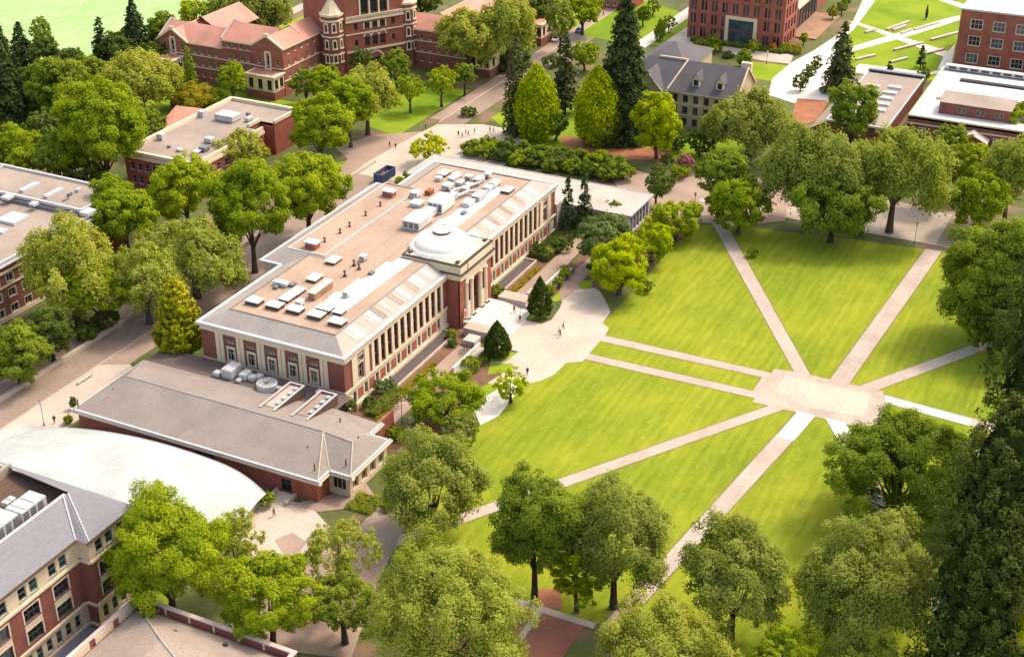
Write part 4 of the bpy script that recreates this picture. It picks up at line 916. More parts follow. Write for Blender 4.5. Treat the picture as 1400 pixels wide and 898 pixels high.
# --- low building, bottom
def low_hall():
    t = thing('parapet_hall', (-80, -20, 0), 'brick building at the bottom edge with stone parapet around a brown hipped roof', 'building')
    x1, y1, y0, x0, Z = -67.2, -6.6, -34.5, -120, 6.4
    w = MB(); w.box(x0, x1, y0, y1, 0, Z); w.build('wall', M['brick'], t)
    p = MB(); p.box(x1-.5, x1, y0, y1, Z, Z+1.3); p.box(x0, x1-.5, y1-.5, y1, Z, Z+1.3); p.box(x0, x1-.5, y0, y0+.5, Z, Z+1.3); p.build('parapet', M['brick'], t)
    c = MB(); c.box(x1-.6, x1+.12, y0-.1, y1+.12, Z+1.303, Z+1.5); c.box(x0, x1-.6, y1-.6, y1+.12, Z+1.303, Z+1.5); c.box(x0, x1-.6, y0-.1, y0+.6, Z+1.303, Z+1.5); c.build('coping', M['stonewall'], t)
    for k in range(7):
        y = y1-1.2-k*4.3
        b = MB(); b.box(x1-.62, x1-.5, y-.15, y+.15, Z+.1, Z+1.29); b.build('pier', M['cream2'], t)
        if k < 5:
            x = x1-3-k*5; b = MB(); b.box(x-2, x+1.8, y1-.72, y1-.503, Z+.1, Z+1.25); b.build('parapet_panel', M['cream2'], t)
    r = MB(); a = [(x0, y0+.9), (x1-.9, y0+.9), (x1-.9, y1-.9), (x0, y1-.9)]; ap = (x1-11, y0+11); ap2 = (x1-8, y1-11)
    z0, z1 = Z+.15, Z+3.2
    r.face([(x1-.9, y0+.9, z0), (x1-.9, y1-.9, z0), (*ap2, z1), (*ap, z1)]); r.face([(x1-.9, y1-.9, z0), (x0, y1-.9, z0), (x0, y1-11, z1), (*ap2, z1)])
    r.face([(*ap2, z1), (x0, y1-11, z1), (x0, y0+11, z1), (*ap, z1)]); r.face([(*ap, z1), (x0, y0+11, z1), (x0, y0+.9, z0), (x1-.9, y0+.9, z0)]); r.build('roof', M['gravel2'], t)
    for q in (((x1-.9, y1-.9), ap2), ((x1-.9, y0+.9), ap), (ap, ap2)):
        s = MB(); za = z0 if q[0][0] == x1-.9 else z1; s.tube([(*q[0], za+.06), (*q[1], z1+.06)], [.13, .13], 5); s.build('ridge_cap', M['sheet'], t)
    for (x, y) in ((x1-3, y1-4), (x1-4, y1-10), (x1-3, y1-18), (x1-6, y1-24), (x1-1.6, y1-1.7)):
        b = MB(); b.box(x-.25, x+.25, y-.3, y+.3, Z+.3, Z+1.5); b.build('roof_vent', M['dark'], t)
    fW = Face(x0, y1+0, -1, 0)
low_hall()
# --- left edge building
def left_hall():
    t = thing('flat_roofed_hall', (15, 100, 0), 'long brick building at the left edge with a flat grey roof in two levels', 'building')
    f = Face(-40, 84.6, 1, 0); L = 69.; w = MB(); ops = []
    for k in range(17):
        for z in (1.2, 4.8, 8.3): ops.append((3+4*k-1.0, 3+4*k+1.0, z, z+1.8))
    f.wall(w, L, 0, 12.2, ops, .3); w.box(28.6, 29, 84.62, 125, 0, 12.2); w.box(29, 42.6, 87.2, 126, 0, 13.2); w.build('wall', M['brick'], t)
    for o_ in ops: f.window(*o_, t, M['frame'], (M['g1'],), .3, 2, 1, .1, surround=.18)
    for z, h, d in ((7.5, .4, .25), (10.6, .5, .35), (.1, 1., .2)):
        b = MB(); f.box(b, 0, L+.1, z, z+h, 0.003, d); b.build('band', M['cream'], t)
    b = MB(); f.box(b, 0, L+.2, 12.2, 12.45, -.6, .7); f.box(b, 0, L+.1, 12.45, 13.2, -.5, .1); b.build('cornice', M['trim'], t)
    r = MB(); r.box(-60, 28.5, 85.1, 150, 11, 12.15); r.build('roof', M['gravel2'], t)
    r = MB(); r.box(29.2, 42.2, 87.8, 126, 13.2, 13.35); r.build('upper_roof', M['gravel2'], t)
    p = MB(); p.box(29, 29.6, 87.2, 150, 13.2, 13.9); p.box(42., 42.6, 87.2, 150, 13.2, 13.9); p.box(29.6, 42., 87.2, 87.7, 13.2, 13.9); p.box(29.6, 42, 122.5, 123, 13.2, 13.9); p.build('parapet', M['trim'], t)
    p = MB(); p.box(28.3, 28.95, 88, 150, 12.2, 13.0); p.build('step_flashing', M['unitd'], t)
    def bx(px, py, z, lx, ly, hz, m='trim'):
        x, y = W(px, py, z+hz); b = MB(); b.box(x-lx/2, x+lx/2, y-ly/2, y+ly/2, z, z+hz); b.build('skylight', M[m], t)
    bx(40, 254, 13.36, 5.5, 1.3, .7); bx(73, 262, 13.36, 5.5, 1.3, .7); bx(18, 297, 12.16, 5, 5, .7); bx(0, 314, 12.16, 2, 3, .5); bx(10, 268, 13.36, 2.2, 2.2, .6); bx(46, 277, 13.36, 1.6, 1.6, .6); bx(120, 288, 13.36, 3, 2.5, .8); bx(95, 264, 13.36, 1.2, .6, .7, 'unitd'); bx(107, 258, 13.36, 1.2, 1., .7)
    bx(90, 272, 13.36, 2, .4, .3, 'unitd')
left_hall()
# --- brick gallery in the trees
def gallery():
    t = thing('brick_gallery', (95, 100, 0), 'two storey brick building among trees with cream parapet and white machine on the flat roof', 'building')
    X0, X1, Y0, Y1, Z = 71.6, 117.5, 89, 111.4, 8.8
    fS = Face(X0, Y1, 0, -1); w = MB(); L = Y1-Y0; ops = [(1.6+2.3*k, 2.9+2.3*k, 4.6, 6.4) for k in range(9)]+[(1.6+2.3*k, 2.9+2.3*k, 1., 2.9) for k in range(9)]
    fS.wall(w, L, 0, Z, ops, .3)
    for o_ in ops: fS.window(*o_, t, M['frame'], (M['g1'],), .3, 1, 2, .1)
    fE = Face(X0, Y0, 1, 0); oe = [(2+3.4*k, 3.6+3.4*k, z, z+1.9) for k in range(8) for z in (1., 4.6)]; fE.wall(w, 29, 0, Z, oe, .3)
    for o_ in oe: fE.window(*o_, t, M['frame'], (M['g1'],), .3, 1, 2, .1)
    w.box(100.6, 101, 89.01, 94, 0, Z); w.box(101, 106, 93.6, 94, 0, Z); w.box(106, X1, 89, 89.4, 0, Z); w.box(106, 106.4, 89.4, 93.6, 0, Z); w.box(X1-.4, X1, 89.4, Y1, 0, Z); w.box(X0+.01, X1-.4, Y1-.4, Y1, 0, Z); w.build('wall', M['brick2'], t)
    r = MB(); r.box(X0+.4, 101, Y0+.4, Y1-.4, Z-.5, Z); r.box(101, 106, 94, Y1-.4, Z-.5, Z); r.box(106, X1-.4, Y0+.4, Y1-.4, Z-.5, Z); r.build('roof', M['gravel2'], t)
    c = MB(); z0, z1 = Z, Z+.9
    c.box(X0-.2, X0+.7, Y0, Y1+.2, z0, z1); c.box(X0+.7, X1, Y1-.8, Y1+.2, z0, z1); c.box(X1-.7, X1+.2, Y0, Y1-.8, z0, z1); c.box(X0+.7, 100.9, Y0-.2, Y0+.4, z0, z1); c.box(106.1, X1-.7, Y0-.2, Y0+.4, z0, z1); c.box(100.9, 106.1, 93.4, 94.1, z0, z1); c.build('parapet', M['cream'], t)
    c = MB(); c.box(X0-.5, X0-.01, Y0-.3, Y1+.4, Z-1., Z-.2); c.box(X0, 101, Y0-.5, Y0-.01, Z-1., Z-.2); c.build('cornice', M['cream'], t)
    c = MB(); c.box(X0-.25, X0-.005, Y0, Y1, 7.05, 7.4); c.box(X0-.2, X0-.005, Y0, Y1, 3.5, 3.9); c.build('band', M['brick3'], t)
    for (px, py, lx, ly, hz, m) in ((311, 155, 4.2, 6, 1.9, 'unit'), (286, 188, 2, 2.2, 1.4, 'unit'), (279, 200, 2.4, 2, 1.3, 'unitd'), (245, 203, 1.4, 1.4, .8, 'unit'), (340, 160, 2.4, 1.4, 1.2, 'unit'), (339, 154, 1., 1, 1.3, 'unitd'), (270, 205, 3, 1.6, .8, 'unit'), (231, 199, 1, 1, .6, 'unitd')):
        x, y = W(px, py, Z+hz); b = MB(); b.box(x-lx/2, x+lx/2, y-ly/2, y+ly/2, Z+.3, Z+hz); b.box(x-lx/2+.2, x+lx/2-.2, y-ly/2+.2, y+ly/2-.2, Z, Z+.3); b.build('air_handler', M[m], t, bevel=.1)
    for q in ((276, 152), (220, 183)): x, y = W(*q, Z+1.6); b = MB(); b.box(x-.9, x+.9, y-.9, y+.9, Z, Z+1.7); b.build('chimney', M['unit'], t)
    # tiled side wing
    a, b_, c_ = W(203, 182, 5.5), W(240, 137, 5.5), W(276, 152, 5.5)
    s = MB(); s.face([(88, 111.5, 5.2), (90, 120, 4.2), (117, 131, 4.2), (117, 111.5, 5.2)]); s.box(91, 116.8, 111.5, 119.5, 0, 4.1, 1); s.build('tiled_wing_roof', [M['tile'], M['brick2']], t)
gallery()
# --- great brick hall with central tower, top left
def tower_hall():
    t = thing('tower_hall', (180, 110, 0), 'great red brick hall with terracotta roofs, cream trim and a turreted tower at its centre', 'building')
    br = MB()
    def facade(f, L, E, n, floors=3, m=1.2, skip=()):
        dz = 3.6; ops = []
        for j in range(floors):
            for i in range(n):
                u = m+(L-2*m)*(i+.5)/n
                if i in skip: continue
                ops.append((u-.55, u+.55, 1.6+dz*j, 3.3+dz*j))
        f.wall(br, L, 0, E, ops, .25)
        for o_ in ops: f.window(*o_, t, M['frame'], (M['g1'],), .25, 2, 1, .1)
        b = MB()
        for z in (4.4, 8.1): f.box(b, 0, L, z, z+.3, .0, .18)
        f.box(b, 0, L, E-.35, E, .0, .55); b.build('string_course', M['cream'], t)
    # left wing
    facade(Face(148.2, 150, 0, -1), 13.2, 12., 4); facade(Face(148.2, 136.8, 0, -1), 11.6, 14.6, 4, 4)
    # gables
    def gable(x, y0, y1, E, zp, lab):
        f = Face(x, y1, 0, -1); L = y1-y0
        ops = [(L*.2-.5, L*.2+.5, 2, 3.8), (L*.8-.5, L*.8+.5, 2, 3.8), (L*.2-.5, L*.2+.5, 5.6, 7.4), (L*.8-.5, L*.8+.5, 5.6, 7.4), (L*.2-.5, L*.2+.5, 9.2, 11), (L*.8-.5, L*.8+.5, 9.2, 11), (L/2-.55, L/2+.55, 8.8, 12)]
        f.wall(br, L, 0, E, ops, .25)
        for o_ in ops: f.window(*o_, t, M['frame'], (M['g1'],), .25, 1, 2, .1)
        br.face([f.p(0, E), f.p(L, E), f.p(L/2, zp)])
        b = MB(); f.box(b, L/2-1.2, L/2-.57, 8., 12.6, 0, .15); f.box(b, L/2+.57, L/2+1.2, 8., 12.6, 0, .15); f.box(b, L/2-1.0, L/2+1.0, 12.6, 13.2, 0, .15); f.box(b, L/2-1.3, L/2+1.3, 7.6, 8., 0, .5); b.build('window_surround', M['cream'], t)
        b = MB(); f.box(b, 0, L, 4.4, 4.7, .0, .18); f.box(b, 0, L/2-1.3, 8.1, 8.4, 0, .18); f.box(b, L/2+1.3, L, 8.1, 8.4, 0, .18); b.build('string_course', M['cream'], t)
        c = MB()
        for u0, u1 in ((-.5, L/2), (L+.5, L/2)):
            a = f.p(u0, E-.2, .1); q = f.p(u1, zp+.35, .1); c.tube([a, q], [.38, .38], 4)
        f.box(c, L/2-.8, L/2+.8, zp-.2, zp+.9, -.4, .3); c.build('gable_coping', M['cream'], t)
        return f
    gable(147.9, 150, 161, 12, 15.4, ''); gable(147.9, 114.5, 125.3, 14.6, 17.6, '')
    f_ = Face(148, 114.5, 1, 0); facade(f_, 20, 14.6, 5, 4)
    # roofs
    r = MB()
    def gabroof(x0, x1, y0, y1, E, zp, along):
        o = .5
        if along == 'y':
            xm = (x0+x1)/2; r.face([(x0-o, y0, E), (x0-o, y1, E), (xm, y1, zp), (xm, y0, zp)]); r.face([(x1+o, y0, E), (xm, y0, zp), (xm, y1, zp), (x1+o, y1, E)]); br.face([(x0, y1, E), (x1, y1, E), (xm, y1, zp)]); br.face([(x0, y0, E), (xm, y0, zp), (x1, y0, E)])
        else:
            ym = (y0+y1)/2; r.face([(x0, y0-o, E), (x1, y0-o, E), (x1, ym, zp), (x0, ym, zp)]); r.face([(x0, y1+o, E), (x0, ym, zp), (x1, ym, zp), (x1, y1+o, E)]); br.face([(x1, y0, E), (x1, y1, E), (x1, ym, zp)])
    gabroof(148.2, 162, 125, 161, 12.05, 16., 'y'); gabroof(148.2, 162.2, 120, 136.8, 14.65, 18.4, 'y')
    gabroof(148.0, 165, 114.5, 125.3, 14.65, 17.7, 'x'); gabroof(148.0, 163, 150, 161, 12.05, 15.3, 'x'); gabroof(160, 190, 114.5, 125.5, 14.6, 18., 'x')
    gabroof(160, 180, 146, 160, 12, 16.5, 'x')
    # right wing
    facade(Face(192.2, 104, 0, -1), 30, 12., 9); gabroof(192.2, 203, 72, 104, 12.05, 15.6, 'y'); facade(Face(192.2, 74, 1, 0), 11, 12., 3)
    fr2 = Face(203, 84, 1, 0); facade(fr2, 34, 12, 9); gabroof(200, 240, 84, 95, 12.05, 15.6, 'x'); facade(Face(237, 84, 0, -1), 12, 12, 3); facade(Face(237, 72, 1, 0), 12, 12, 3); gabroof(237, 249, 72, 95, 12.05, 15.6, 'y')
    br.box(162, 162.3, 126, 160, 0, 12); br.box(148.4, 162, 160.7, 161, 0, 12); br.box(203, 203.3, 74, 84, 0, 12)
    r.build('roof', M['tile'], t)
    p = MB(); p.tube([(148, 136.8, 14.9), (155.1, 136.8, 19), (162.2, 136.8, 14.9)], [.4]*3, 4); p.build('roof_parapet', M['sheet'], t); p = MB(); p.tube([(148.4, 161, 12.4), (155.1, 161, 16.5), (162, 161, 12.4)], [.4]*3, 4); p.build('roof_parapet', M['sheet'], t)
    # cream pavilions
    def pav(x0, x1, y0, y1, lab):
        b = MB(); b.box(x0, x1, y0, y1, 0, 2.6); b.build('pavilion_base', M['brick'], t)
        b = MB(); fs = Face(x0, y1, 0, -1); fe = Face(x0, y0, 1, 0); Ls, Le = y1-y0, x1-x0
        os_ = [(Ls*(k+.5)/3-.8, Ls*(k+.5)/3+.8, 3.3, 6.2) for k in range(3)]; oe = [(Le*(k+.5)/2-.9, Le*(k+.5)/2+.9, 3.3, 6.2) for k in range(2)]
        fs.wall(b, Ls, 2.6, 7.1, os_, .3); fe.wall(b, Le, 2.6, 7.1, oe, .3); b.box(x1-.3, x1, y0+.01, y1, 2.6, 7.1); b.build('pavilion_wall', M['cream'], t)
        for o_ in os_: fs.window(*o_, t, M['bronze'], (M['g1'],), .3, 2, 2, .12)
        for o_ in oe: fe.window(*o_, t, M['bronze'], (M['g1'],), .3, 2, 2, .12)
        b = MB(); b.box(x0-.5, x1+.3, y0-.5, y1+.5, 7.1, 7.5); b.build('pavilion_cornice', M['cream'], t)
        b = MB(); b.box(x0+.6, x1-.3, y0+.6, y1-.6, 7.503, 7.6); b.build('pavilion_roof', M['tile'], t)
    pav(142.6, 147.8, 114.6, 124.6, ''); pav(142.6, 147.8, 152, 159, ''); pav(190.4, 201, 66.8, 73.9, ''); pav(228, 236.9, 66.8, 71.9, '')
    # tower: front between two octagonal turrets
    Z = 27.
    poly = [(168.6, 113.4), (171.6, 107.2), (188.8, 96.6), (194.4, 99.6), (205, 118), (190, 132), (174, 124)]
    ft = Face(171.6, 107.2, 188.8-171.6, 96.6-107.2); LT = math.hypot(17.2, 10.6)
    ops = [(LT/2-.9+2.7*k, LT/2+.9+2.7*k, z0, z1) for k in (-1, 0, 1) for z0, z1 in ((9., 12.), (14.6, 16.4))]+[(LT/2-1.2+3.3*k, LT/2+1.2+3.3*k, 19.4, 25.) for k in (-1, 0, 1)]+[(u-.6, u+.6, z, z+1.8) for u in (3.6, LT-3.6) for z in (2., 5.8, 9.6, 14.8)]+[(LT/2-2, LT/2+2, .1, 5.)]
    ft.wall(br, LT, 0, Z, ops, .5)
    for o_ in ops: ft.window(*o_, t, M['bronze'], (M['g1'],), .45, 2, 2, .14)
    n = len(poly)
    for i in range(n):
        if i == 1: continue
        a, b_ = poly[i], poly[(i+1) % n]; br.face([(*a, 0), (*b_, 0), (*b_, Z), (*a, Z)])
    b = MB()
    for z, d, h in ((7.6, .5, .6), (13.2, .3, .35), (17.2, .7, .7), (18.3, .5, .35)): ft.box(b, 0, LT, z, z+h, .003, d)
    for k in (-1, 0, 1):
        c0 = LT/2+2.7*k
        for q in range(7):
            a0 = math.pi*q/7; a1 = math.pi*(q+1)/7; b.face([ft.p(c0-math.cos(a)*rr, 12+math.sin(a)*rr, .12) for a, rr in ((a0, 1.), (a0, 1.45), (a1, 1.45), (a1, 1.))])
        ft.box(b, c0-1.3, c0-.95, 14.4, 16.6, .003, .2); ft.box(b, c0+.95, c0+1.3, 14.4, 16.6, .003, .2)
    for q in range(9):
        a0 = math.pi*q/9; a1 = math.pi*(q+1)/9; b.face([ft.p(LT/2-math.cos(a)*rr, 4.4+math.sin(a)*rr, .12) for a, rr in ((a0, 2.3), (a0, 3.), (a1, 3.), (a1, 2.3))])
    for k in (-1.5, -.5, .5, 1.5): ft.box(b, LT/2+3.3*k-.25, LT/2+3.3*k+.25, 18.7, 25.6, .003, .25)
    b.build('tower_trim', M['cream'], t)
    b = MB()
    for k in range(24): ft.box(b, .5+k*(LT-1)/24, .75+k*(LT-1)/24, 17.95, 18.9, .4, .65)
    ft.box(b, .3, LT-.3, 18.9, 19.1, .35, .7); b.build('balustrade', M['cream'], t)
    r = MB(); r.prism([(x, y) for x, y in poly], Z, Z+.8); r.build('tower_parapet', M['cream'], t)
    for cx, cy in ((169.6, 110.8), (192., 97.6)):
        w = MB(); oc = [(cx+3.4*math.cos(math.pi/8+i*math.pi/4), cy+3.4*math.sin(math.pi/8+i*math.pi/4)) for i in range(8)]
        w.prism(oc, 0, 20.); w = w.build('turret', M['brick'], t)
        o2 = [(cx+(p[0]-cx)*1.08, cy+(p[1]-cy)*1.08) for p in oc]; 
        for z0, z1 in ((13.6, 14.), (8., 8.4), (18.4, 19.)): c = MB(); c.prism(o2, z0, z1); c.build('turret_band', M['cream'], w)
        c = MB(); c.prism([(cx+(p[0]-cx)*1.12, cy+(p[1]-cy)*1.12) for p in oc], 20.003, 20.7); c.prism([(cx+(p[0]-cx)*.95, cy+(p[1]-cy)*.95) for p in oc], 20.703, 24.5, taper=.3); c.build('turret_cap', M['cream'], w)
        for i in range(8):
            a, q = oc[i], oc[(i+1) % 8]
            mx, my = (a[0]+q[0])/2-cx, (a[1]+q[1])/2-cy
            if mx*(-.86)+my*(-.5) < 1.2: continue
            d = (-my, mx); l = math.hypot(*d); f2 = Face(cx+mx*1.003-d[0]/l*.8*-1*0, cy+my*1.003, -my, mx)
            # opening frames as proud surrounds with a dark pane
            for z0 in (6., 10.4, 15.6):
                fr = MB(); f2.box(fr, -.75, -.45, z0-.2, z0+2.4, .0, .18); f2.box(fr, .45, .75, z0-.2, z0+2.4, .0, .18); f2.box(fr, -.45, .45, z0+2.05, z0+2.6, .0, .18); f2.box(fr, -.9, .9, z0-.6, z0-.2, .0, .4)
                fr = fr.build('window', M['cream'], w); 
                g = MB(); f2.box(g, -.44, .44, z0-.2, z0+2.05, .0, .05); g.build('turret_pane', M['g1'], w)
    br.build('wall', M['brick2'], t)
tower_hall()
# --- grey roofed stone hall
def stone_hall():
    t = thing('stone_hall', (185, -4, 0), 'tan stone hall with steep grey slate roof, dormers and stepped gables, between conifers', 'building')
    w = MB(); f = Face(174.6, 18, 0, -1); E = 10.8
    ops = [(2.+3.1*k, 3.2+3.1*k, z, z+1.8) for k in range(11) for z in (1.2, 4.6, 7.9)]
    f.wall(w, 36, 0, E, ops, .25)
    for o_ in ops: f.window(*o_, t, M['framed'], (M['g1'],), .25, 2, 2, .1, surround=.15)
    fe = Face(174.6, -18, 1, 0); oe = [(1.5+3*k, 2.7+3*k, z, z+1.8) for k in range(5) for z in (1.2, 4.6, 7.9)]; fe.wall(w, 17, 0, E, oe, .25)
    for o_ in oe: fe.window(*o_, t, M['framed'], (M['g1'],), .25, 2, 2, .1)
    w.face([(174.6, -18, E), (191.6, -18, E), (183.1, -18, 17.2)]); w.box(174.7, 191.6, 17.7, 18, 0, E); w.box(191.3, 191.6, -17.9, 17.7, 0, E)
    # front gable bay
    fg = Face(172.4, 12.4, 0, -1); og = [(1.2+2.5*k, 2.3+2.5*k, z, z+1.8) for k in range(3) for z in (1.2, 4.6, 7.9)]; fg.wall(w, 9, 0, E, og, .25)
    for o_ in og: fg.window(*o_, t, M['framed'], (M['g1'],), .25, 2, 2, .1, surround=.15)
    w.box(172.42, 174.6, 3.4, 3.7, 0, E); w.box(172.42, 174.6, 12.1, 12.4, 0, E); w.face([(172.4, 12.4, E), (172.4, 3.4, E), (172.4, 7.9, 15.8)])
    # rear wing
    w.box(191.6, 212, 2, 17, 0, 12.4)
    w.build('wall', M['tanbrick'], t)
    r = MB(); z1 = 17.2; xm = 183.1
    r.face([(174.1, 18, E), (174.1, -18.2, E), (xm, -18.2, z1), (xm, 11, z1)]); r.face([(192.1, -18.2, E), (192.1, 18, E), (xm, 11, z1), (xm, -18.2, z1)]); r.face([(174.1, 18, E), (xm, 11, z1), (192.1, 18, E)])
    r.face([(171.9, 12.8, E-.2), (171.9, 7.9, 15.9), (181, 7.9, 15.9), (176, 12.8, E)]); r.face([(171.9, 3, E-.2), (176, 3, E), (181, 7.9, 15.9), (171.9, 7.9, 15.9)])
    a = (200, 9.5, 17.); c = [(188, 1.4, 12.4), (212.6, 1.4, 12.4), (212.6, 17.6, 12.4), (188, 17.6, 12.4)]
    for i in range(4): r.face([c[i], c[(i+1) % 4], a])
    r.build('roof', M['slate'], t)
    s = MB(); s.tube([(172, 12.8, E), (172, 7.9, 16.1), (172, 3, E)], [.25]*3, 4); s.tube([(174.6, -18.3, E), (183.1, -18.3, 17.5), (191.6, -18.3, E)], [.3]*3, 4); s.tube([(174.3, 2.2, 10.9), (183.1, -.5, 17.4)], [.32, .32], 4); s.tube([(183.1, -.5, 17.35), (183.1, 8, 17.35)], [.35, .35], 4); s.build('roof_coping', M['cream2'], t)
    b = MB(); f.box(b, 0, 36, E-.4, E, 0, .5); f.box(b, 0, 36, 7.2, 7.45, 0, .12); f.box(b, 0, 36, 3.9, 4.1, 0, .12); b.build('string_course', M['cream2'], t)
    for yc in (-5.5, -12.5):
        d = MB(); x0 = 176.2; d.box(x0, x0+4, yc-1.1, yc+1.1, 12.1, 14.2); d.face([(x0, yc+1.1, 14.2), (x0, yc-1.1, 14.2), (x0, yc, 16)]); d = d.build('dormer', M['cream2'], t)
        q = MB(); q.face([(x0-.3, yc+1.4, 13.9), (x0-.3, yc, 16.1), (x0+5, yc, 16.1), (x0+4, yc+1.4, 13.9)]); q.face([(x0-.3, yc-1.4, 13.9), (x0+4, yc-1.4, 13.9), (x0+5, yc, 16.1), (x0-.3, yc, 16.1)]); q.build('dormer_roof', M['slate'], d)
        q = MB(); q.box(x0-.06, x0-.004, yc-.6, yc+.6, 12.5, 14.1); q.build('pane', M['g1'], d)
    b = MB(); b.box(190, 191.4, -17, -14, 12, 16.5); b.build('chimney', M['cream2'], t)
stone_hall()
# --- modern brick hall top right of centre
def modern_hall():
    t = thing('modern_hall', (275, 10, 0), 'modern brick building at the top edge with tall narrow windows and a framed glass entrance', 'building')
    X0, X1, Y0, Y1, Z = 259.6, 330, -6.6, 26.8, 26.
    f = Face(X0, Y1, 0, -1); L = Y1-Y0; w = MB(); dz = 4.6
    ops = []; pe = (14.5, 23.2, .2, 8.2)
    for j in range(5):
        for k in range(9):
            u = 2.+3.65*k
            for a, b_ in ((u-1.1, u-.25), (u+.1, u+.85)):
                z0 = .8+dz*j; z1 = z0+3.3
                if j == 0 and 13.4 < u < 24.2: continue
                if j == 1 and 13.4 < u < 24.2: continue
                ops.append((a, b_, z0, z1))
    ops.append(pe); f.wall(w, L, 0, Z, ops, .4)
    for o_ in ops[:-1]: f.window(*o_, t, M['framed'], (M['g1'], M['g4'], M['g4']), .4, 1, 3, .08, sill=False)
    f.window(*pe, t, M['framed'], (M['g4'],), .4, 6, 4, .15, sill=False)
    b = MB(); f.box(b, pe[0]-1.1, pe[0]-.01, 0, 9.3, -.1, .8); f.box(b, pe[1]+.01, pe[1]+1.1, 0, 9.3, -.1, .8); f.box(b, pe[0]-.01, pe[1]+.01, 8.3, 9.3, -.1, .8); b.build('entrance_frame', M['cream'], t)
    b = MB()
    for j in range(1, 6): f.box(b, 0, L, dz*j-.25, dz*j-.05, 0, .12)
    b.build('band', M['brick2'], t)
    fe = Face(X0, Y0, 1, 0); oe = [(1.5+3.4*k, 3.3+3.4*k, .8+dz*j, 4.1+dz*j) for k in range(4) for j in range(5)]; fe.wall(w, 15.4, 0, Z, oe, .4)
    for o_ in oe: fe.window(*o_, t, M['framed'], (M['g4'], M['g1']), .4, 2, 3, .08, sill=False)
    w.box(X0+15.4, X1, Y0+3, Y0+3.4, 0, Z); w.box(X0+15, X0+15.4, Y0+.01, Y0+3, 0, Z); w.box(X0+.01, X1, Y1-.3, Y1, 0, Z); w.build('wall', M['brick3'], t)
    g = MB(); g.box(X0+16.5, X1-20, Y0+2.4, Y0+2.99, .4, 9.5); g = g.build('glass_front', M['g1'], t)
    b = MB(); b.box(X0+15.6, X1-19, Y0-.3, Y0+2.98, 9.6, 10.4); b.build('canopy_beam', M['cream'], t)
    b = MB()
    for k in range(9): b.box(X0+17+k*3.8, X0+17.25+k*3.8, Y0+2.2, Y0+2.39, .4, 9.5)
    b.build('mullion', M['unitd'], g)
    b = MB(); b.box(X0+15.6, X1-22, Y0-7, Y0+2.3, 0, .5); b.build('terrace_deck', M['wood'], t)
    boxroof(t, X0, X1, Y0+3, Y1, Z, 'gravel2', .6, 'brick3')
modern_hall()
# --- right edge buildings
def tall_brick():
    t = thing('square_brick_block', (275, -85, 0), 'tall plain brick block at the top right corner with white roof and large windows', 'building')
    X0, Y1, Z = 266.5, -61.0, 18.6; f = Face(X0, Y1, 0, -1); w = MB(); L = 60
    ops = [(3.4+6.9*k, 7.+6.9*k, z, z+3.) for k in range(8) for z in (2., 7.6, 12.9)]; f.wall(w, L, 0, Z, ops, .35); w.box(X0+.01, 300, Y1-.3, Y1, 0, Z); w.build('wall', M['brick2'], t)
    for o_ in ops: f.window(*o_, t, M['frame'], (M['g4'], M['g2'], M['g1']), .35, 3, 2, .15, surround=.15)
    r = MB(); r.box(X0+.6, 300, -121, Y1-.6, Z-.3, Z); r.build('roof', M['membrane'], t)
    r = MB(); r.box(X0-.2, X0+.6, -121, Y1+.2, Z, Z+.5); r.box(X0+.6, 300, Y1-.6, Y1+.2, Z, Z+.5); r.build('parapet', M['trim'], t)
tall_brick()
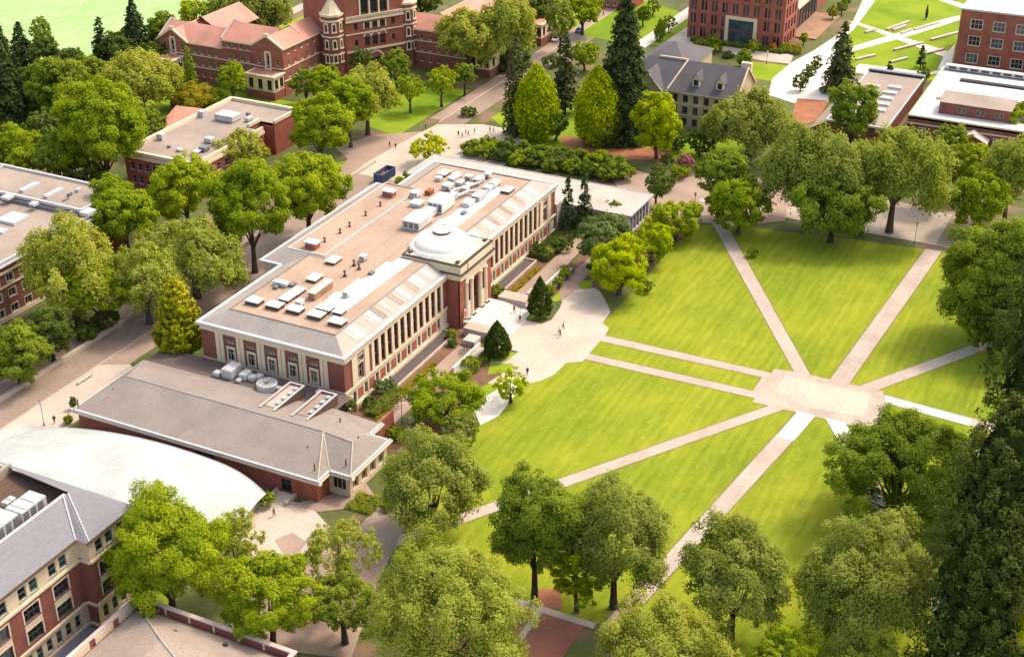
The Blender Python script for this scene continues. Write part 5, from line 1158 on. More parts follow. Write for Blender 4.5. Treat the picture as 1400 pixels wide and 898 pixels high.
def white_roof_hall():
    t = thing('white_roofed_hall', (215, -85, 0), 'brick building with a big white flat roof and a small raised storey, right edge', 'building')
    X0, X1, Y1, Z = 192.2, 240.5, -62, 7.4; f = Face(X0, Y1, 0, -1); w = MB(); L = 70
    ops = [(3.5+5*k, 5.1+5*k, 1.4, 4.4) for k in range(12)]; f.wall(w, L, 0, Z, ops, .3)
    for o_ in ops: f.window(*o_, t, M['frame'], (M['g1'],), .3, 2, 2, .12, surround=.3)
    w.box(X0+.01, X1, Y1-.3, Y1, 0, Z); w.box(X1-.3, X1, -130, Y1-.3, 0, Z); w.build('wall', M['brick'], t)
    b = MB(); f.box(b, 0, L, 5.4, 5.8, 0, .2); b.build('string_course', M['cream'], t)
    boxroof(t, X0, X1, -132, Y1, Z, 'membrane', .45, 'cream', .6)
    s = MB(); s.box(X0+6, 206.5, -88, -69, Z-.01, Z+3.4); s.build('upper_storey', M['brick'], t)
    fu = Face(X0+6, -69, 0, -1)
    for k in range(3):
        for j in range(2):
            u = 5.5+5*k+1.3*j; a = MB(); fu.box(a, u-.5, u+.5, Z+.9, Z+2.4, .0, .1); a = a.build('window', M['framegr'], t); c = MB(); fu.box(c, u-.36, u+.36, Z+1.05, Z+2.25, .1, .12); c.build('pane', M['g1'], a)
    s = MB(); s.face([(X0+5.6, -68.6, Z+3.42), (X0+5.6, -88.4, Z+3.42), (207, -88.4, Z+4.), (207, -68.6, Z+4.)]); s.build('upper_roof', M['gravel2'], t)
    s = MB(); s.box(229, 231, -120, -69, Z, Z+.5); s.box(210, 211.6, -120, -66, Z, Z+.7, 1); s.build('roof_kerb', [M['dark'], M['cream']], t)
    s = MB(); s.box(238, 240.4, -130, -63, Z+.46, Z+1.6); s.build('clerestory', M['unit'], t)
    for k in range(20):
        q = MB(); y = -64-3.2*k; q.box(237.9, 237.99, y-2.2, y, Z+.7, Z+1.4); q.build('pane', M['g1'], t)
    s = MB(); g0 = 188.; s.box(g0, 192, -84, -76, 0, 4.2, 1); s.face([(g0-.4, -75.5, 4.2), (g0-.4, -80, 6.4), (193, -80, 6.4), (193, -75.5, 4.2)]); s.face([(g0-.4, -84.5, 4.2), (193, -84.5, 4.2), (193, -80, 6.4), (g0-.4, -80, 6.4)]); s.face([(g0, -76, 4.2), (g0, -84, 4.2), (g0, -80, 6.3)], 1); s.build('porch', [M['sheet'], M['brick2']], t)
white_roof_hall()
def skylight_hall():
    t = thing('skylight_building', (212, -49, 0), 'low grey flat roof with rows of white skylights left of the white roofed building', 'building')
    w = MB(); w.box(187.5, 237, -57.6, -40.4, 0, 3.9); w.build('wall', M['brick'], t)
    boxroof(t, 187.5, 237, -57.6, -40.4, 4.2, 'gravel2', .3, 'trim', .4)
    for q in ((1224, 118), (1217, 125.5), (1212, 133), (1207, 141), (1202, 149), (1194, 116), (1190, 124), (1187, 132)):
        x, y = W(*q, 4.8); b = MB(); b.box(x-.9, x+.9, y-1.9, y+1.9, 4.19, 4.75); b.build('skylight', M['membrane'], t)
    b = MB(); b.box(236.6, 238.5, -57.6, -40.4, 3, 5.0); b.build('roof_screen', M['g4'], t)
    s = MB(); s.face([(186, -40.2, 3.8), (236, -40.2, 3.8), (236, -36.5, 1.8), (186, -36.5, 1.8)]); s.box(186.1, 235.9, -40.2, -36.6, 0, 1.75, 1); s.build('lean_to_roof', [M['gravel2'], M['brick']], t)
skylight_hall()
# far structures glimpsed at the top
def far_bits():
    t = thing('far_brick_house', (290, 60, 0), 'small brick house with tiled roof half hidden by trees at the top edge', 'building')
    x, y = W(835, 12, 0); w = MB(); f = Face(x, y+8, 0, -1); ops = [(1+2.6*k, 2.3+2.6*k, 1.2, 3) for k in range(6)]; f.wall(w, 16, 0, 6, ops, .2); w.box(x+.01, x+12, y-8, y-7.7, 0, 6); w.box(x+.01, x+12, y+7.7, y+8, 0, 6); w.build('wall', M['brick3'], t)
    for o_ in ops: f.window(*o_, t, M['frame'], (M['g1'],), .2, 2, 1)
    r = MB(); r.face([(x-.5, y-8.5, 6), (x+6, y-8.5, 9), (x+6, y+8.5, 9), (x-.5, y+8.5, 6)]); r.face([(x+12.5, y-8.5, 6), (x+12.5, y+8.5, 6), (x+6, y+8.5, 9), (x+6, y-8.5, 9)]); r.build('roof', M['tile'], t)
far_bits()
# ------------------------------------------------------------------ every tree that stands out: centre x, top, bottom, width as surveyed on the photo
TREES = [
 # top left wood
 (15, 55, 188, 84, 'con', 'dark dense conifer at the far left edge below the pale sports field'),
 (6, 28, 110, 48, 'con', 'leftmost tall conifer top against the sports field'),
 (36, 32, 118, 54, 'con', 'second conifer top from the left against the sports field'),
 (62, 42, 108, 42, 'dark', 'dark broadleaf tree right of the two left conifer tops', 3),
 (80, 70, 168, 78, 'mid', 'large green tree between the left dark conifer and the bright green tree', 3),
 (138, 110, 246, 128, 'maple', 'big bright green tree left of the brick gallery with the cream parapet', 4),
 (190, 62, 150, 108, 'elm', 'broad pale green tree behind the brick gallery, left of the great hall', 3),
 (125, 74, 132, 62, 'mid', 'mid green tree under the sports field between pale and dark crowns', 3),
 (142, 26, 92, 40, 'con', 'slim dark conifer against the sports field, left of the taller one'),
 (190, 2, 96, 62, 'con', 'tall spiky conifer rising over the sports field'),
 (222, 12, 74, 46, 'mid', 'green tree right of the tall spiky conifer by the sports field', 3),
 (166, 38, 90, 52, 'dark', 'dark tree between the two spiky conifers by the sports field', 2),
 (212, 48, 98, 50, 'dark', 'dark tree touching the left gable of the great brick hall', 2),
 (262, -4, 38, 42, 'maple', 'fresh green tree behind the roof of the great hall, beside the sports field', 3),
 (345, -30, 44, 118, 'olive', 'wide olive willow behind the roofs of the great hall', 4),
 (305, -8, 36, 50, 'mid', 'green tree at the left flank of the wide olive willow', 3),
 (262, 66, 128, 18, 'col', 'slim upright tree against the left wing wall of the great hall'),
 (318, 82, 134, 44, 'maple', 'round green tree in front of the great hall wing, left of the cream pavilion', 3),
 (55, 20, 60, 30, 'mid', 'small tree top at the upper left corner of the sports field edge', 2),
 (28, 170, 248, 84, 'maple', 'green tree at the left edge below the dark conifer', 3),
 (78, 178, 252, 74, 'mid', 'mid green tree just above the two level flat roof', 3),
 (58, 150, 205, 52, 'dark', 'dark tree in the gap left of the big bright green tree', 3),
 (112, 214, 262, 66, 'dark', 'dark low tree behind the right end of the two level flat roof', 2),
 (205, 150, 205, 50, 'mid', 'green tree touching the tiled side wing of the brick gallery', 2),
 (48, 92, 165, 62, 'dark', 'dark tree squeezed between the left conifer and its green neighbour', 2),
 (100, 60, 120, 48, 'dark', 'dark tree just under the edge of the sports field, left part', 2),
 (170, 130, 185, 60, 'dark', 'dark gap tree behind the big bright green tree', 2),
 (232, 90, 140, 44, 'mid', 'green tree at the corner between wing gable and lawn of the great hall', 2),
 (5, 200, 262, 60, 'mid', 'green tree cut by the left edge above the flat roof', 2),
 # trees on the street side of the gallery
 (168, 240, 336, 108, 'maple', 'round fresh green tree at the right end of the two level flat roof', 4),
 (250, 208, 304, 100, 'maple', 'yellow green tree in front of the left face of the brick gallery', 4),
 (328, 174, 228, 76, 'elm', 'pale feathery tree in front of the gallery roof', 4),
 (340, 212, 348, 108, 'maple', 'tall street tree with visible forked trunk left of the hall roof', 7),
 (418, 196, 312, 114, 'maple', 'broad street tree with two dark stems beside the hall roof', 5),
 (436, 130, 216, 96, 'maple', 'bushy tree between the brick gallery and the street', 4),
 (417, 90, 136, 44, 'mid', 'dark green tree beside the front corner of the cream pavilion', 3),
 (446, 86, 142, 52, 'maple', 'light green tree at the foot of the tower wing', 3),
 (500, 85, 166, 92, 'elm', 'airy yellow green tree below the great tower', 6),
 (476, 96, 182, 66, 'maple', 'street tree with a thin dark trunk left of the small lawn', 6),
 (496, 63, 102, 38, 'dark', 'small round dark tree directly under the tower arch', 3),
 (541, 70, 114, 50, 'mid', 'green tree at the right foot of the tower', 3),
 (560, 98, 142, 40, 'maple', 'small round lawn tree, left one of the pair below the right wing', 4),
 (603, 87, 134, 44, 'maple', 'small round lawn tree, right one of the pair below the right wing', 4),
 (635, 80, 122, 34, 'mid', 'dark small tree left of the right cream pavilion', 3),
 (640, 3, 86, 98, 'elm', 'large pale elm covering the right wing roof', 7),
 (695, -18, 84, 78, 'elm', 'tall pale elm right of the large pale one, by the street', 7),
 (575, -22, 20, 62, 'dark', 'dark tree mass behind the right wing roof of the great hall', 2),
 (742, -12, 42, 48, 'dark', 'dark tree between the tall pale elm and the olive conifer at the top', 3),
 (766, -8, 60, 46, 'olive', 'olive tree at the top standing beside the far street', 4),
 (797, -18, 40, 60, 'maple', 'green tree by the top edge left of the huge dark conifer', 3),
 (705, 52, 186, 44, 'ocon', 'narrow olive conifer at the edge of the street crossing', 1.5),
 (772, 46, 150, 46, 'ocon', 'olive conifer with a bare lower trunk between the lime trees', 4),
 (733, 93, 196, 54, 'ylime', 'left oval lime green tree behind the pale flat annex'),
 (815, 96, 202, 58, 'ylime', 'right oval lime green tree behind the pale flat annex'),
 (900, 120, 212, 66, 'lime', 'lime green tree in front of the tan stone hall', 2),
 (850, -8, 200, 92, 'con', 'huge dark spruce left of the grey slate roof'),
 (800, 54, 92, 42, 'maple', 'small green tree between the spruce and the olive conifer', 2),
 (826, 165, 200, 40, 'dark', 'dark low tree at the foot of the huge spruce', 1),
 (760, 150, 190, 40, 'dark', 'dark low tree between the two oval lime trees', 1),
 (898, 222, 278, 38, 'dark', 'small dark green tree at the corner of the pale flat annex', 1.5),
 (880, 4, 32, 20, 'mid', 'small young tree on the lawn at the top, left of the diagonal path', 1.5),
 (902, 28, 54, 15, 'col', 'slim dark sapling on the lawn above the slate roof'),
 (915, 20, 42, 18, 'maple', 'round sapling on the lawn right of the diagonal path', 1.2),
 (893, -4, 18, 18, 'mid', 'young tree top at the upper end of the diagonal path', 1.2),
 (864, 12, 40, 18, 'maple', 'young tree beside the spruce top', 1.2),
 # right half, behind the quad
 (1146, 33, 130, 52, 'ocon', 'tall olive conifer standing on the white plaza', 1.5),
 (1168, 104, 196, 68, 'mid', 'dense green tree in front of the skylight roof', 2.5),
 (1027, 120, 206, 124, 'olive', 'wide loose tree in front of the right end of the tan stone hall', 4),
 (990, 194, 292, 66, 'mid', 'green tree standing at the head of the long diagonal path', 2),
 (1012, 238, 318, 92, 'maple', 'bright low tree at the upper corner of the quad lawn', 1.5),
 (958, 178, 212, 40, 'dark', 'dark bushy tree at the foot of the tan stone hall', 1),
 (925, 170, 204, 46, 'dark', 'dark tree under the lime green tree by the stone hall', 1),
 (1112, 164, 300, 150, 'olive', 'large domed elm at the upper edge of the quad', 5),
 (1142, 222, 330, 132, 'mid', 'darker tree hanging over the upper edge of the quad lawn', 2),
 (1228, 162, 292, 142, 'elm', 'broad bright elm with a thick visible trunk by the cross street', 8),
 (1276, 192, 272, 62, 'dark', 'dark tree tucked behind the broad bright elm', 4),
 (1330, 190, 260, 70, 'maple', 'green tree at the foot of the red wall under the white roof', 3),
 (1340, 222, 316, 78, 'maple', 'bright green tree right of the cross street end', 2),
 (1385, 180, 292, 92, 'elm', 'pale elm at the right edge above the quad', 4),
 (1393, 138, 192, 52, 'maple', 'green tree at the right edge beside the white roof', 2),
 (1300, 165, 215, 50, 'mid', 'small tree in front of the brick wall of the white roofed building', 2),
 (1095, 98, 123, 21, 'dark', 'small dark tree on the white plaza nearest the slate roof', .8),
 (1106, 86, 110, 14, 'dark', 'tiny dark tree behind the nearest one on the white plaza', .8),
 (1117, 74, 97, 14, 'dark', 'tiny dark tree beside the tall olive conifer', .8),
 (1215, 85, 104, 17, 'con', 'small conifer left of the pair beside the skylight roof'),
 (1259, 63, 90, 14, 'con', 'slim small conifer on the striped lawn'),
 (1264, 88, 111, 18, 'mid', 'round small tree at the roof screen of the skylight building', .8),
 (975, 46, 68, 20, 'mid', 'small round tree left of the framed glass entrance', .8),
 (1017, 66, 90, 24, 'mid', 'small round tree below the framed glass entrance', .8),
 (1031, 52, 70, 16, 'maple', 'small round tree right of the framed glass entrance', .8),
 (1139, 6, 26, 14, 'mid', 'young tree beside the top of the white walk', .8),
 (1152, -2, 18, 14, 'mid', 'young tree further up beside the white walk', .8),
 (1099, 44, 60, 10, 'maple', 'sapling on the timber deck', .8),
 (1160, -22, 8, 12, 'mid', 'highest young tree beside the white walk', .8),
 # right edge
 (1362, 286, 466, 166, 'mid', 'huge rounded green tree at the right edge of the quad lawn', .8),
 (1406, 262, 748, 172, 'seq', 'giant dark sequoia at the right edge'),
 (1316, 604, 985, 150, 'seq', 'dark sequoia with pointed top in the lower right'),
 (1232, 553, 726, 226, 'mid', 'wide dark green maple covering the lower right of the centre plaza', 1.6),
 (1186, 695, 886, 194, 'olive', 'large olive elm left of the lower sequoia', 4),
 (1006, 704, 866, 156, 'olive', 'rounded elm beside the long lower path', 4),
 (908, 810, 965, 196, 'elm', 'pale broad elm at the bottom edge right of the brick court', 5),
 (1070, 852, 950, 110, 'maple', 'bright tree at the bottom edge between two elms', 3),
 (1192, 864, 965, 136, 'elm', 'pale elm crown at the bottom edge below the large olive elm', 4),
 (1402, 770, 930, 84, 'lime', 'yellow green tree cut by the lower right edge', 3),
 (1390, 700, 830, 82, 'maple', 'mid green tree between the two sequoias at the right edge', 3),
 (1380, 855, 960, 80, 'dark', 'dark tree in the lower right corner', 2),
 (1384, 400, 500, 86, 'dark', 'dark tree filling in below the huge rounded green tree at the right edge', 1),
 (1342, 402, 474, 62, 'mid', 'lower green tree at the left foot of the huge rounded tree', .6),
 (1382, 600, 700, 80, 'dark', 'dark tree between the wide maple and the giant sequoia', 1),
 # bottom centre
 (587, 583, 732, 164, 'olive', 'full rounded elm beside the annex bay', 3),
 (612, 714, 945, 228, 'elm', 'biggest pale elm at the bottom centre', 5),
 (732, 630, 800, 128, 'mid', 'dark tree with a thick trunk in a brown bed by the brick court', 6),
 (843, 646, 816, 144, 'olive', 'airy elm standing on the lawn over the lower left path', 5),
 (790, 722, 830, 76, 'maple', 'bright low tree between the thick trunk tree and the airy elm', 2),
 (462, 704, 802, 108, 'elm', 'airy pale tree with branching stems below the annex', 5),
 (468, 775, 868, 112, 'mid', 'green tree with a dark trunk at the bottom left of the biggest elm', 5),
 (225, 664, 842, 170, 'maple', 'large bright green tree in front of the tall corner building', 4),
 (318, 688, 792, 76, 'elm', 'light feathery tree right of the large bright green tree', 4),
 (366, 750, 884, 140, 'maple', 'bright green tree behind the stone parapet of the lowest building', 4),
 # left side
 (92, 295, 428, 142, 'elm', 'broad pale tree in front of the flat roofed hall at the left', 5),
 (262, 288, 398, 156, 'elm', 'wide pale tree between the street and the hall roof', 5),
 (196, 325, 432, 112, 'elm', 'pale green tree left of the wide pale one, over the street', 4),
 (132, 352, 440, 92, 'maple', 'green tree overhanging the street wall at the left', 4),
 (20, 435, 526, 94, 'mid', 'low dark tree at the left edge beside the street', 1.5),
 (66, 410, 492, 78, 'dark', 'dark low tree right of the left edge one beside the street', 1.5),
 (250, 388, 508, 76, 'gold', 'golden green feathery conifer at the corner of the domed hall'),
 # around the union
 (680, 440, 491, 39, 'yew', 'conical clipped yew left of the entrance steps'),
 (738, 380, 434, 35, 'yew', 'conical clipped yew right of the entrance steps'),
 (776, 240, 318, 28, 'con', 'left one of the two slim conifers at the end of the colonnade'),
 (798, 236, 318, 32, 'con', 'right one of the two slim conifers at the end of the colonnade'),
 (826, 290, 366, 84, 'blue', 'rounded grey green tree beside the slim conifer pair', 1.5),
 (838, 274, 306, 62, 'mid', 'green tree behind the rounded grey green one at the annex wall', 1.5),
 (848, 324, 402, 94, 'lime', 'lime green tree at the upper left corner of the lawn', 1.5),
 (893, 298, 356, 70, 'lime', 'yellow green tree between the two bright trees at the lawn corner', 1.5),
 (925, 268, 326, 78, 'maple', 'bright tree left of the long diagonal path head', 1.5),
 (607, 503, 584, 110, 'maple', 'dense bright tree with dark gaps beside the brick walk', 1.5),
 (633, 556, 612, 62, 'olive', 'small tree below the dense bright one at the lawn edge', 1.5),
 (698, 500, 548, 56, 'lime', 'small lime green tree by the white curved bench path', 1.5),
 (586, 184, 222, 58, 'lime', 'small loose tree on the pale crossing behind the hall roof', 1.5),
]
for q in TREES:
    tree(*q[:6], **({'clear': q[6]*.75} if len(q) > 6 else {}))
SH = [
 (525, 514, 540, 34, 'l_blue', 'pale grey green bush against the colonnade base'), (505, 540, 560, 24, 'l_dark', 'dark pointed bush at the hall corner beside the annex'), (480, 540, 568, 18, 'l_dark', 'small dark conifer bush tight in the corner of hall and annex'),
 (680, 388, 406, 27, 'l_mid', 'clipped round bush right of the columns'), (740, 330, 352, 36, 'l_dark', 'dark hedge mass below the end of the colonnade'), (748, 336, 352, 22, 'l_elm', 'pale round bush in front of the dark hedge mass'), (765, 322, 345, 36, 'l_dark', 'dark bush under the slim conifer pair'),
 (752, 386, 402, 16, 'l_map', 'first round bush along the white garden wall'), (763, 377, 393, 16, 'l_mid', 'second round bush along the white garden wall'), (773, 366, 382, 18, 'l_map', 'third round bush along the white garden wall'), (772, 362, 374, 12, 'l_map', 'far small bush along the white garden wall'),
 (644, 484, 504, 26, 'l_map', 'bright bush left of the left yew'), (617, 448, 464, 18, 'l_mid', 'bush in the sunken bed below the tower'), (618, 462, 474, 12, 'l_dark', 'small dark bush in the sunken bed'),
 (118, 440, 464, 46, 'l_dark', 'dark clipped mound beside the street wall'), (146, 420, 450, 44, 'l_dark', 'larger dark mound beside the street wall'),
 (365, 668, 694, 26, 'l_map', 'bright bush beside the annex door steps'), (345, 660, 672, 16, 'l_mid', 'low bush at the tip of the white canopy'), (540, 580, 602, 30, 'l_map', 'bright bush at the annex corner by the walk'),
 (937, 208, 238, 26, 'l_pink', 'pink flowering shrub near the stone hall'), (930, 222, 245, 32, 'l_map', 'green round shrub below the pink flowering one'), (912, 208, 228, 22, 'l_dark', 'dark shrub left of the pink flowering one'), (1057, 58, 70, 10, 'l_orange', 'small orange shrub by the modern brick building'),
 (975, 60, 72, 24, 'l_map', 'low green shrub left of the glass entrance'), (995, 70, 80, 18, 'l_dark', 'dark reddish shrub in front of the glass entrance'), (1075, 58, 72, 22, 'l_map', 'shrub at the corner of the modern brick building'), (1090, 62, 74, 20, 'l_yel', 'yellow shrub beside the white walk'),
 (960, 52, 64, 20, 'l_elm', 'pale shrub left of the modern brick building'), (640, 145, 160, 26, 'l_dark', 'dark shrub at the street side of the small lawn'), (530, 682, 700, 24, 'l_map', 'low bush under the annex bay windows'),
 (700, 62, 95, 60, 'l_blue', 'grey green shrub bank on the street side of the right pavilion'), (755, 72, 92, 26, 'l_blue', 'far shrub on the street bank'),
 (1030, 335, 352, 16, 'l_soil' if False else 'l_mid', 'little shrub on the upper lawn near its tree line'),
 (265, 124, 142, 60, 'l_yel', 'yellow green hedge bush on the lawn before the great hall'), (295, 128, 146, 40, 'l_map', 'green bush on the lawn before the great hall'),
 (884, 380, 400, 22, 'l_mid', 'small bush beneath the lime tree at the lawn corner'), (558, 232, 246, 16, 'l_map', 'low bright bush between the hall roof and the blue container'), (546, 240, 254, 14, 'l_map', 'second low bright bush between the hall roof and the blue container'),
 (100, 540, 560, 7, 'l_dark', 'thin dark cypress shrub at the white paving corner'), (93, 566, 580, 12, 'l_mid', 'little planter shrub at the annex corner'),
 (910, 240, 262, 30, 'l_dark', 'dark shrub right of the pale flat annex corner'),
]
for q in SH: shrub(q[0], q[1], q[2], q[3], q[4], q[5])
# rhododendron bank behind the flat annex: each bush is one
ROW = [(648, 190, 212, 40), (672, 188, 214, 44), (696, 192, 220, 46), (720, 196, 222, 44), (744, 198, 226, 46), (768, 202, 230, 46), (792, 204, 234, 48), (816, 206, 238, 48), (840, 210, 244, 48), (662, 198, 216, 34), (708, 206, 226, 36), (732, 208, 230, 36), (757, 213, 234, 38), (781, 216, 238, 38), (806, 220, 243, 38), (832, 224, 248, 36), (852, 222, 248, 34), (684, 200, 220, 36)]
for i, (a, b, c, d) in enumerate(ROW): shrub(a, b, c, d, ('l_mid', 'l_map', 'l_dark')[i % 3] if i % 4 else 'l_mid', 'leafy green bush in the long bank of shrubs behind the pale flat annex', 'shrub bank behind the flat annex', 'bank_shrub')
# planted strips by the facade
hedge(9, 24, -6.2, -5.0, .7, 'l_yel', 'yellow green flower strip along the left light well'); hedge(58, 73, -6.1, -4.9, .7, 'l_yel', 'golden flower strip along the right light well')
hedge(1.2, 12, -6.0, -3.4, 1.1, 'l_mid', 'green clipped hedge at the left end of the colonnade'); hedge(-3, 10, -6.6, -6.1, .5, 'l_yel', 'low yellow green edging beside the brick walk')
hedge(77, 93, -6., -1.2, 1.6, 'l_dark', 'dark green hedge block at the right end of the colonnade')
hedge(20, 33, -14.6, -13.2, 1.1, 'l_mid', 'dense hedge outside the left white garden wall')
hedge(78, 95, 39.5, 42, 1., 'l_map', 'bright low hedge behind the hall along the service lane')
hedge(255, 257.5, -8, 24, 1.2, 'l_mid', 'low hedge along the foot of the modern brick building')
hedge(-26, -21, -21, -16, .5, 'l_map', 'low planting bed beside the annex bay')
# garden beds of small plants near the annex
# ------------------------------------------------------------------ people
def human(px, py, shirt, pants, yaw, label, stride=.28, group=None):
    x, y = W(px, py, 0.0); z0 = .09
    if 40 < x < 53 and -14 < y < -7: z0 = .1+max(0, 1.3-.16*((-y-7.5)/.85+1))
    root = thing('person', (x, y, 0), label, 'person', group)
    V = [(0, 0, .95), (0, 0, 1.15), (0, 0, 1.38), (0, 0, 1.5), (0, .01, 1.63), (0, .015, 1.74),
         (.1, 0, .9), (.11, stride*.5, .5), (.11, stride*.6-.05, .08), (.11, stride*.6+.12, .04),
         (-.1, 0, .9), (-.11, -stride*.3, .5), (-.11, -stride-.03, .1), (-.11, -stride+.13, .05),
         (.2, 0, 1.4), (.26, -.08, 1.13), (.25, .05, .9), (.25, .1, .8), (-.2, 0, 1.4), (-.26, .08, 1.13), (-.25, .18, .92), (-.25, .24, .83)]
    Ed = [(0, 1), (1, 2), (2, 3), (3, 4), (4, 5), (0, 6), (6, 7), (7, 8), (8, 9), (0, 10), (10, 11), (11, 12), (12, 13), (2, 14), (14, 15), (15, 16), (16, 17), (2, 18), (18, 19), (19, 20), (20, 21)]
    Rd = [.15, .14, .16, .06, .095, .09, .1, .065, .045, .04, .1, .065, .045, .04, .06, .045, .035, .04, .06, .045, .035, .04]
    me = bpy.data.meshes.new('person_skel'); me.from_pydata(V, Ed, []); o = bpy.data.objects.new('body', me); col.objects.link(o)
    md = o.modifiers.new('s', 'SKIN'); o.modifiers.new('u', 'SUBSURF').levels = 1
    for i, v in enumerate(o.data.skin_vertices[0].data): v.radius = (Rd[i], Rd[i]*.85); v.use_root = (i == 0)
    bpy.context.view_layer.update(); dg = bpy.context.evaluated_depsgraph_get()
    bm = bpy.data.meshes.new_from_object(o.evaluated_get(dg)); o.modifiers.clear(); o.data = bm; bpy.data.meshes.remove(me)
    bm.materials.clear(); bm.materials.append(M['skin']); s = 1.02
    o.parent = root; OFF[o.name] = OFF[root.name]
    co = [v.co.copy() for v in bm.vertices]; nr = [v.normal.copy() for v in bm.vertices]
    def shell(name, test, mat, th):
        mp = {}; vs = []; fs = []
        for p in bm.polygons:
            c = p.center
            if not test(c): continue
            f = []
            for i in p.vertices:
                if i not in mp: mp[i] = len(vs); vs.append(co[i]+nr[i]*th)
                f.append(mp[i])
            fs.append(f)
        if not fs: return
        m2 = bpy.data.meshes.new(name); m2.from_pydata(vs, [], fs); m2.materials.append(M[mat]); q = bpy.data.objects.new(name, m2); col.objects.link(q); q.parent = root; return q
    shell('shirt', lambda c: .98 < c.z < 1.5 and abs(c.x) < .28, shirt, .018)
    shell('trousers', lambda c: .1 < c.z < .99 and abs(c.x) < .22, pants, .014)
    shell('hair', lambda c: c.z > 1.62 and (c.y < .05 or c.z > 1.74), 'hair', .02)
    root.location.z = z0; root.rotation_euler.z = yaw; return root
PEOPLE = [
 (766, 461, 'sh2', 'pants', .5, 'person in dark clothes at the front of the trio walking on the cream plaza'), (764.5, 457, 'sh1', 'pants', .8, 'person in a white shirt left in the trio on the cream plaza'), (770, 450, 'sh3', 'pants', .4, 'person in blue at the back of the trio on the cream plaza'),
 (721, 513, 'sh2', 'pants', 2.2, 'person alone at the lower edge of the cream plaza'), (711, 441, 'sh2', 'pants', 1.2, 'person in a dark jacket on the white entrance steps'), (703, 431, 'sh0', 'pants', 1.4, 'person in red near the top of the entrance steps'),
 (626.8, 187, 'sh2', 'pants', 2., 'dark dressed person at the left end of the crossing group'), (632, 189, 'sh3', 'pants', 1., 'person in blue in the crossing group'), (640.7, 186, 'sh0', 'pants', .4, 'person in a red top in the middle of the crossing group'),
 (649, 183, 'sh1', 'pants', 2.6, 'person in white right of the red top in the crossing group'), (670, 181, 'sh2', 'pants', 1., 'left person of the pair by the shrubs at the crossing'), (675, 182, 'sh1', 'pants', 1.3, 'right person of the pair by the shrubs at the crossing'),
 (582, 177, 'sh2', 'pants', .2, 'lone person crossing the pale paving toward the great hall'), (533, 202, 'sh0', 'pants', 1.5, 'person in red near the street wall opening'), (541, 204, 'sh2', 'pants', 2.5, 'person in dark next to the one in red by the street wall opening'),
 (75, 579, 'sh2', 'pants', 2.8, 'lone person in the white paved corner by the canopy'), (637, 184, 'sh3', 'pants', .7, 'person in blue behind the red top at the crossing'), (825, 22, 'sh3', 'pants', .9, 'tiny person in blue far up the street'),
 (375, 706, 'sh2', 'pants', .9, 'person in dark on the cream lower plaza'), (800, 236, 'sh2', 'pants', .9, 'person half hidden by the shrub bank'),
]
for q in PEOPLE: human(*q)
# ------------------------------------------------------------------ street furniture
def lamp(px, py, label, h=4.6):
    x, y = W(px, py, 0); t = thing('street_lamp', (x, y, 0), label, 'street lamp')
    m = MB(); m.lathe(x, y, [(.2, 0), (.2, .35), (.1, .5), (.07, 1.), (.06, h)], 10); m.build('post', M['unitd'], t)
    m = MB(); m.lathe(x, y, [(.1, h), (.24, h+.15), (.3, h+.5), (.22, h+.75)], 12); m.build('globe', M['membrane'], t)
    m = MB(); m.lathe(x, y, [(.34, h+.75), (.2, h+.9), (.03, h+1.05)], 12); m.build('cap', M['unitd'], t)
lamp(949, 292, 'street lamp at the head of the long diagonal path'); lamp(1250, 334, 'street lamp beside the thick elm trunk'); lamp(549.6, 578, 'street lamp on the brick walk near the annex corner')
lamp(60.6, 582, 'street lamp in the white paved corner at the left'); lamp(1048, 88, 'street lamp in front of the modern brick building', 3.6); lamp(1340, 372, 'street lamp by the right end of the cross street')
def container():
    a, b = W(513, 250), W(538, 239); x0, y0 = 208-0, 0
    ax, ay = W(514, 251); bx, by = W(538, 238)
    cx_, cy_ = W(526, 242, .6); x0, x1 = cx_-3.4, cx_+3.4; y0, y1 = cy_-1.3, cy_+1.3
    t = thing('open_container', ((x0+x1)/2, (y0+y1)/2, 0), 'blue open topped skip container with a rusty brown load on the street', 'container')
    m = MB(); z0, z1, w = .35, 2.3, .12
    m.box(x0, x1, y0, y0+w, z0, z1); m.box(x0, x1, y1-w, y1, z0, z1); m.box(x0, x0+w, y0+w, y1-w, z0, z1); m.box(x1-w, x1, y0+w, y1-w, z0, z1); m.box(x0, x1, y0, y1, z0-.05, z0+.05); m.build('body', M['bluepaint'], t)
    m = MB()
    for k in range(9):
        x = x0+.3+k*(x1-x0-.6)/8; m.box(x-.07, x+.07, y0-.12, y0-.003, z0, z1); m.box(x-.07, x+.07, y1+.003, y1+.12, z0, z1)
    m.box(x0-.1, x1+.1, y0-.14, y0+.1, z1+.003, z1+.15); m.box(x0-.1, x1+.1, y1-.1, y1+.14, z1+.003, z1+.15); m.box(x0-.1, x0+.1, y0+.1, y1-.1, z1+.003, z1+.15); m.box(x1-.1, x1+.1, y0+.1, y1-.1, z1+.003, z1+.15); m.build('rib', M['bluepaint'], t)
    m = MB(); n = 10
    def hz(i, j): return 1.35+.28*math.sin(i*1.7)*math.cos(j*2.3)+.1*math.sin(i*3+j)
    P = lambda i, j: (x0+w+(x1-x0-2*w)*i/n, y0+w+(y1-y0-2*w)*j/4, hz(i, j))
    for i in range(n):
        for j in range(4): m.face([P(i, j), P(i+1, j), P(i+1, j+1), P(i, j+1)])
    m.build('load', M['rust'], t)
    for x in (x0+.9, x1-.9):
        for y in (y0+.25, y1-.25):
            m = MB(); m.tube([(x, y-.15, .28), (x, y+.15, .28)], [.25, .25], 12); m.build('wheel', M['tyre'], t)
container()
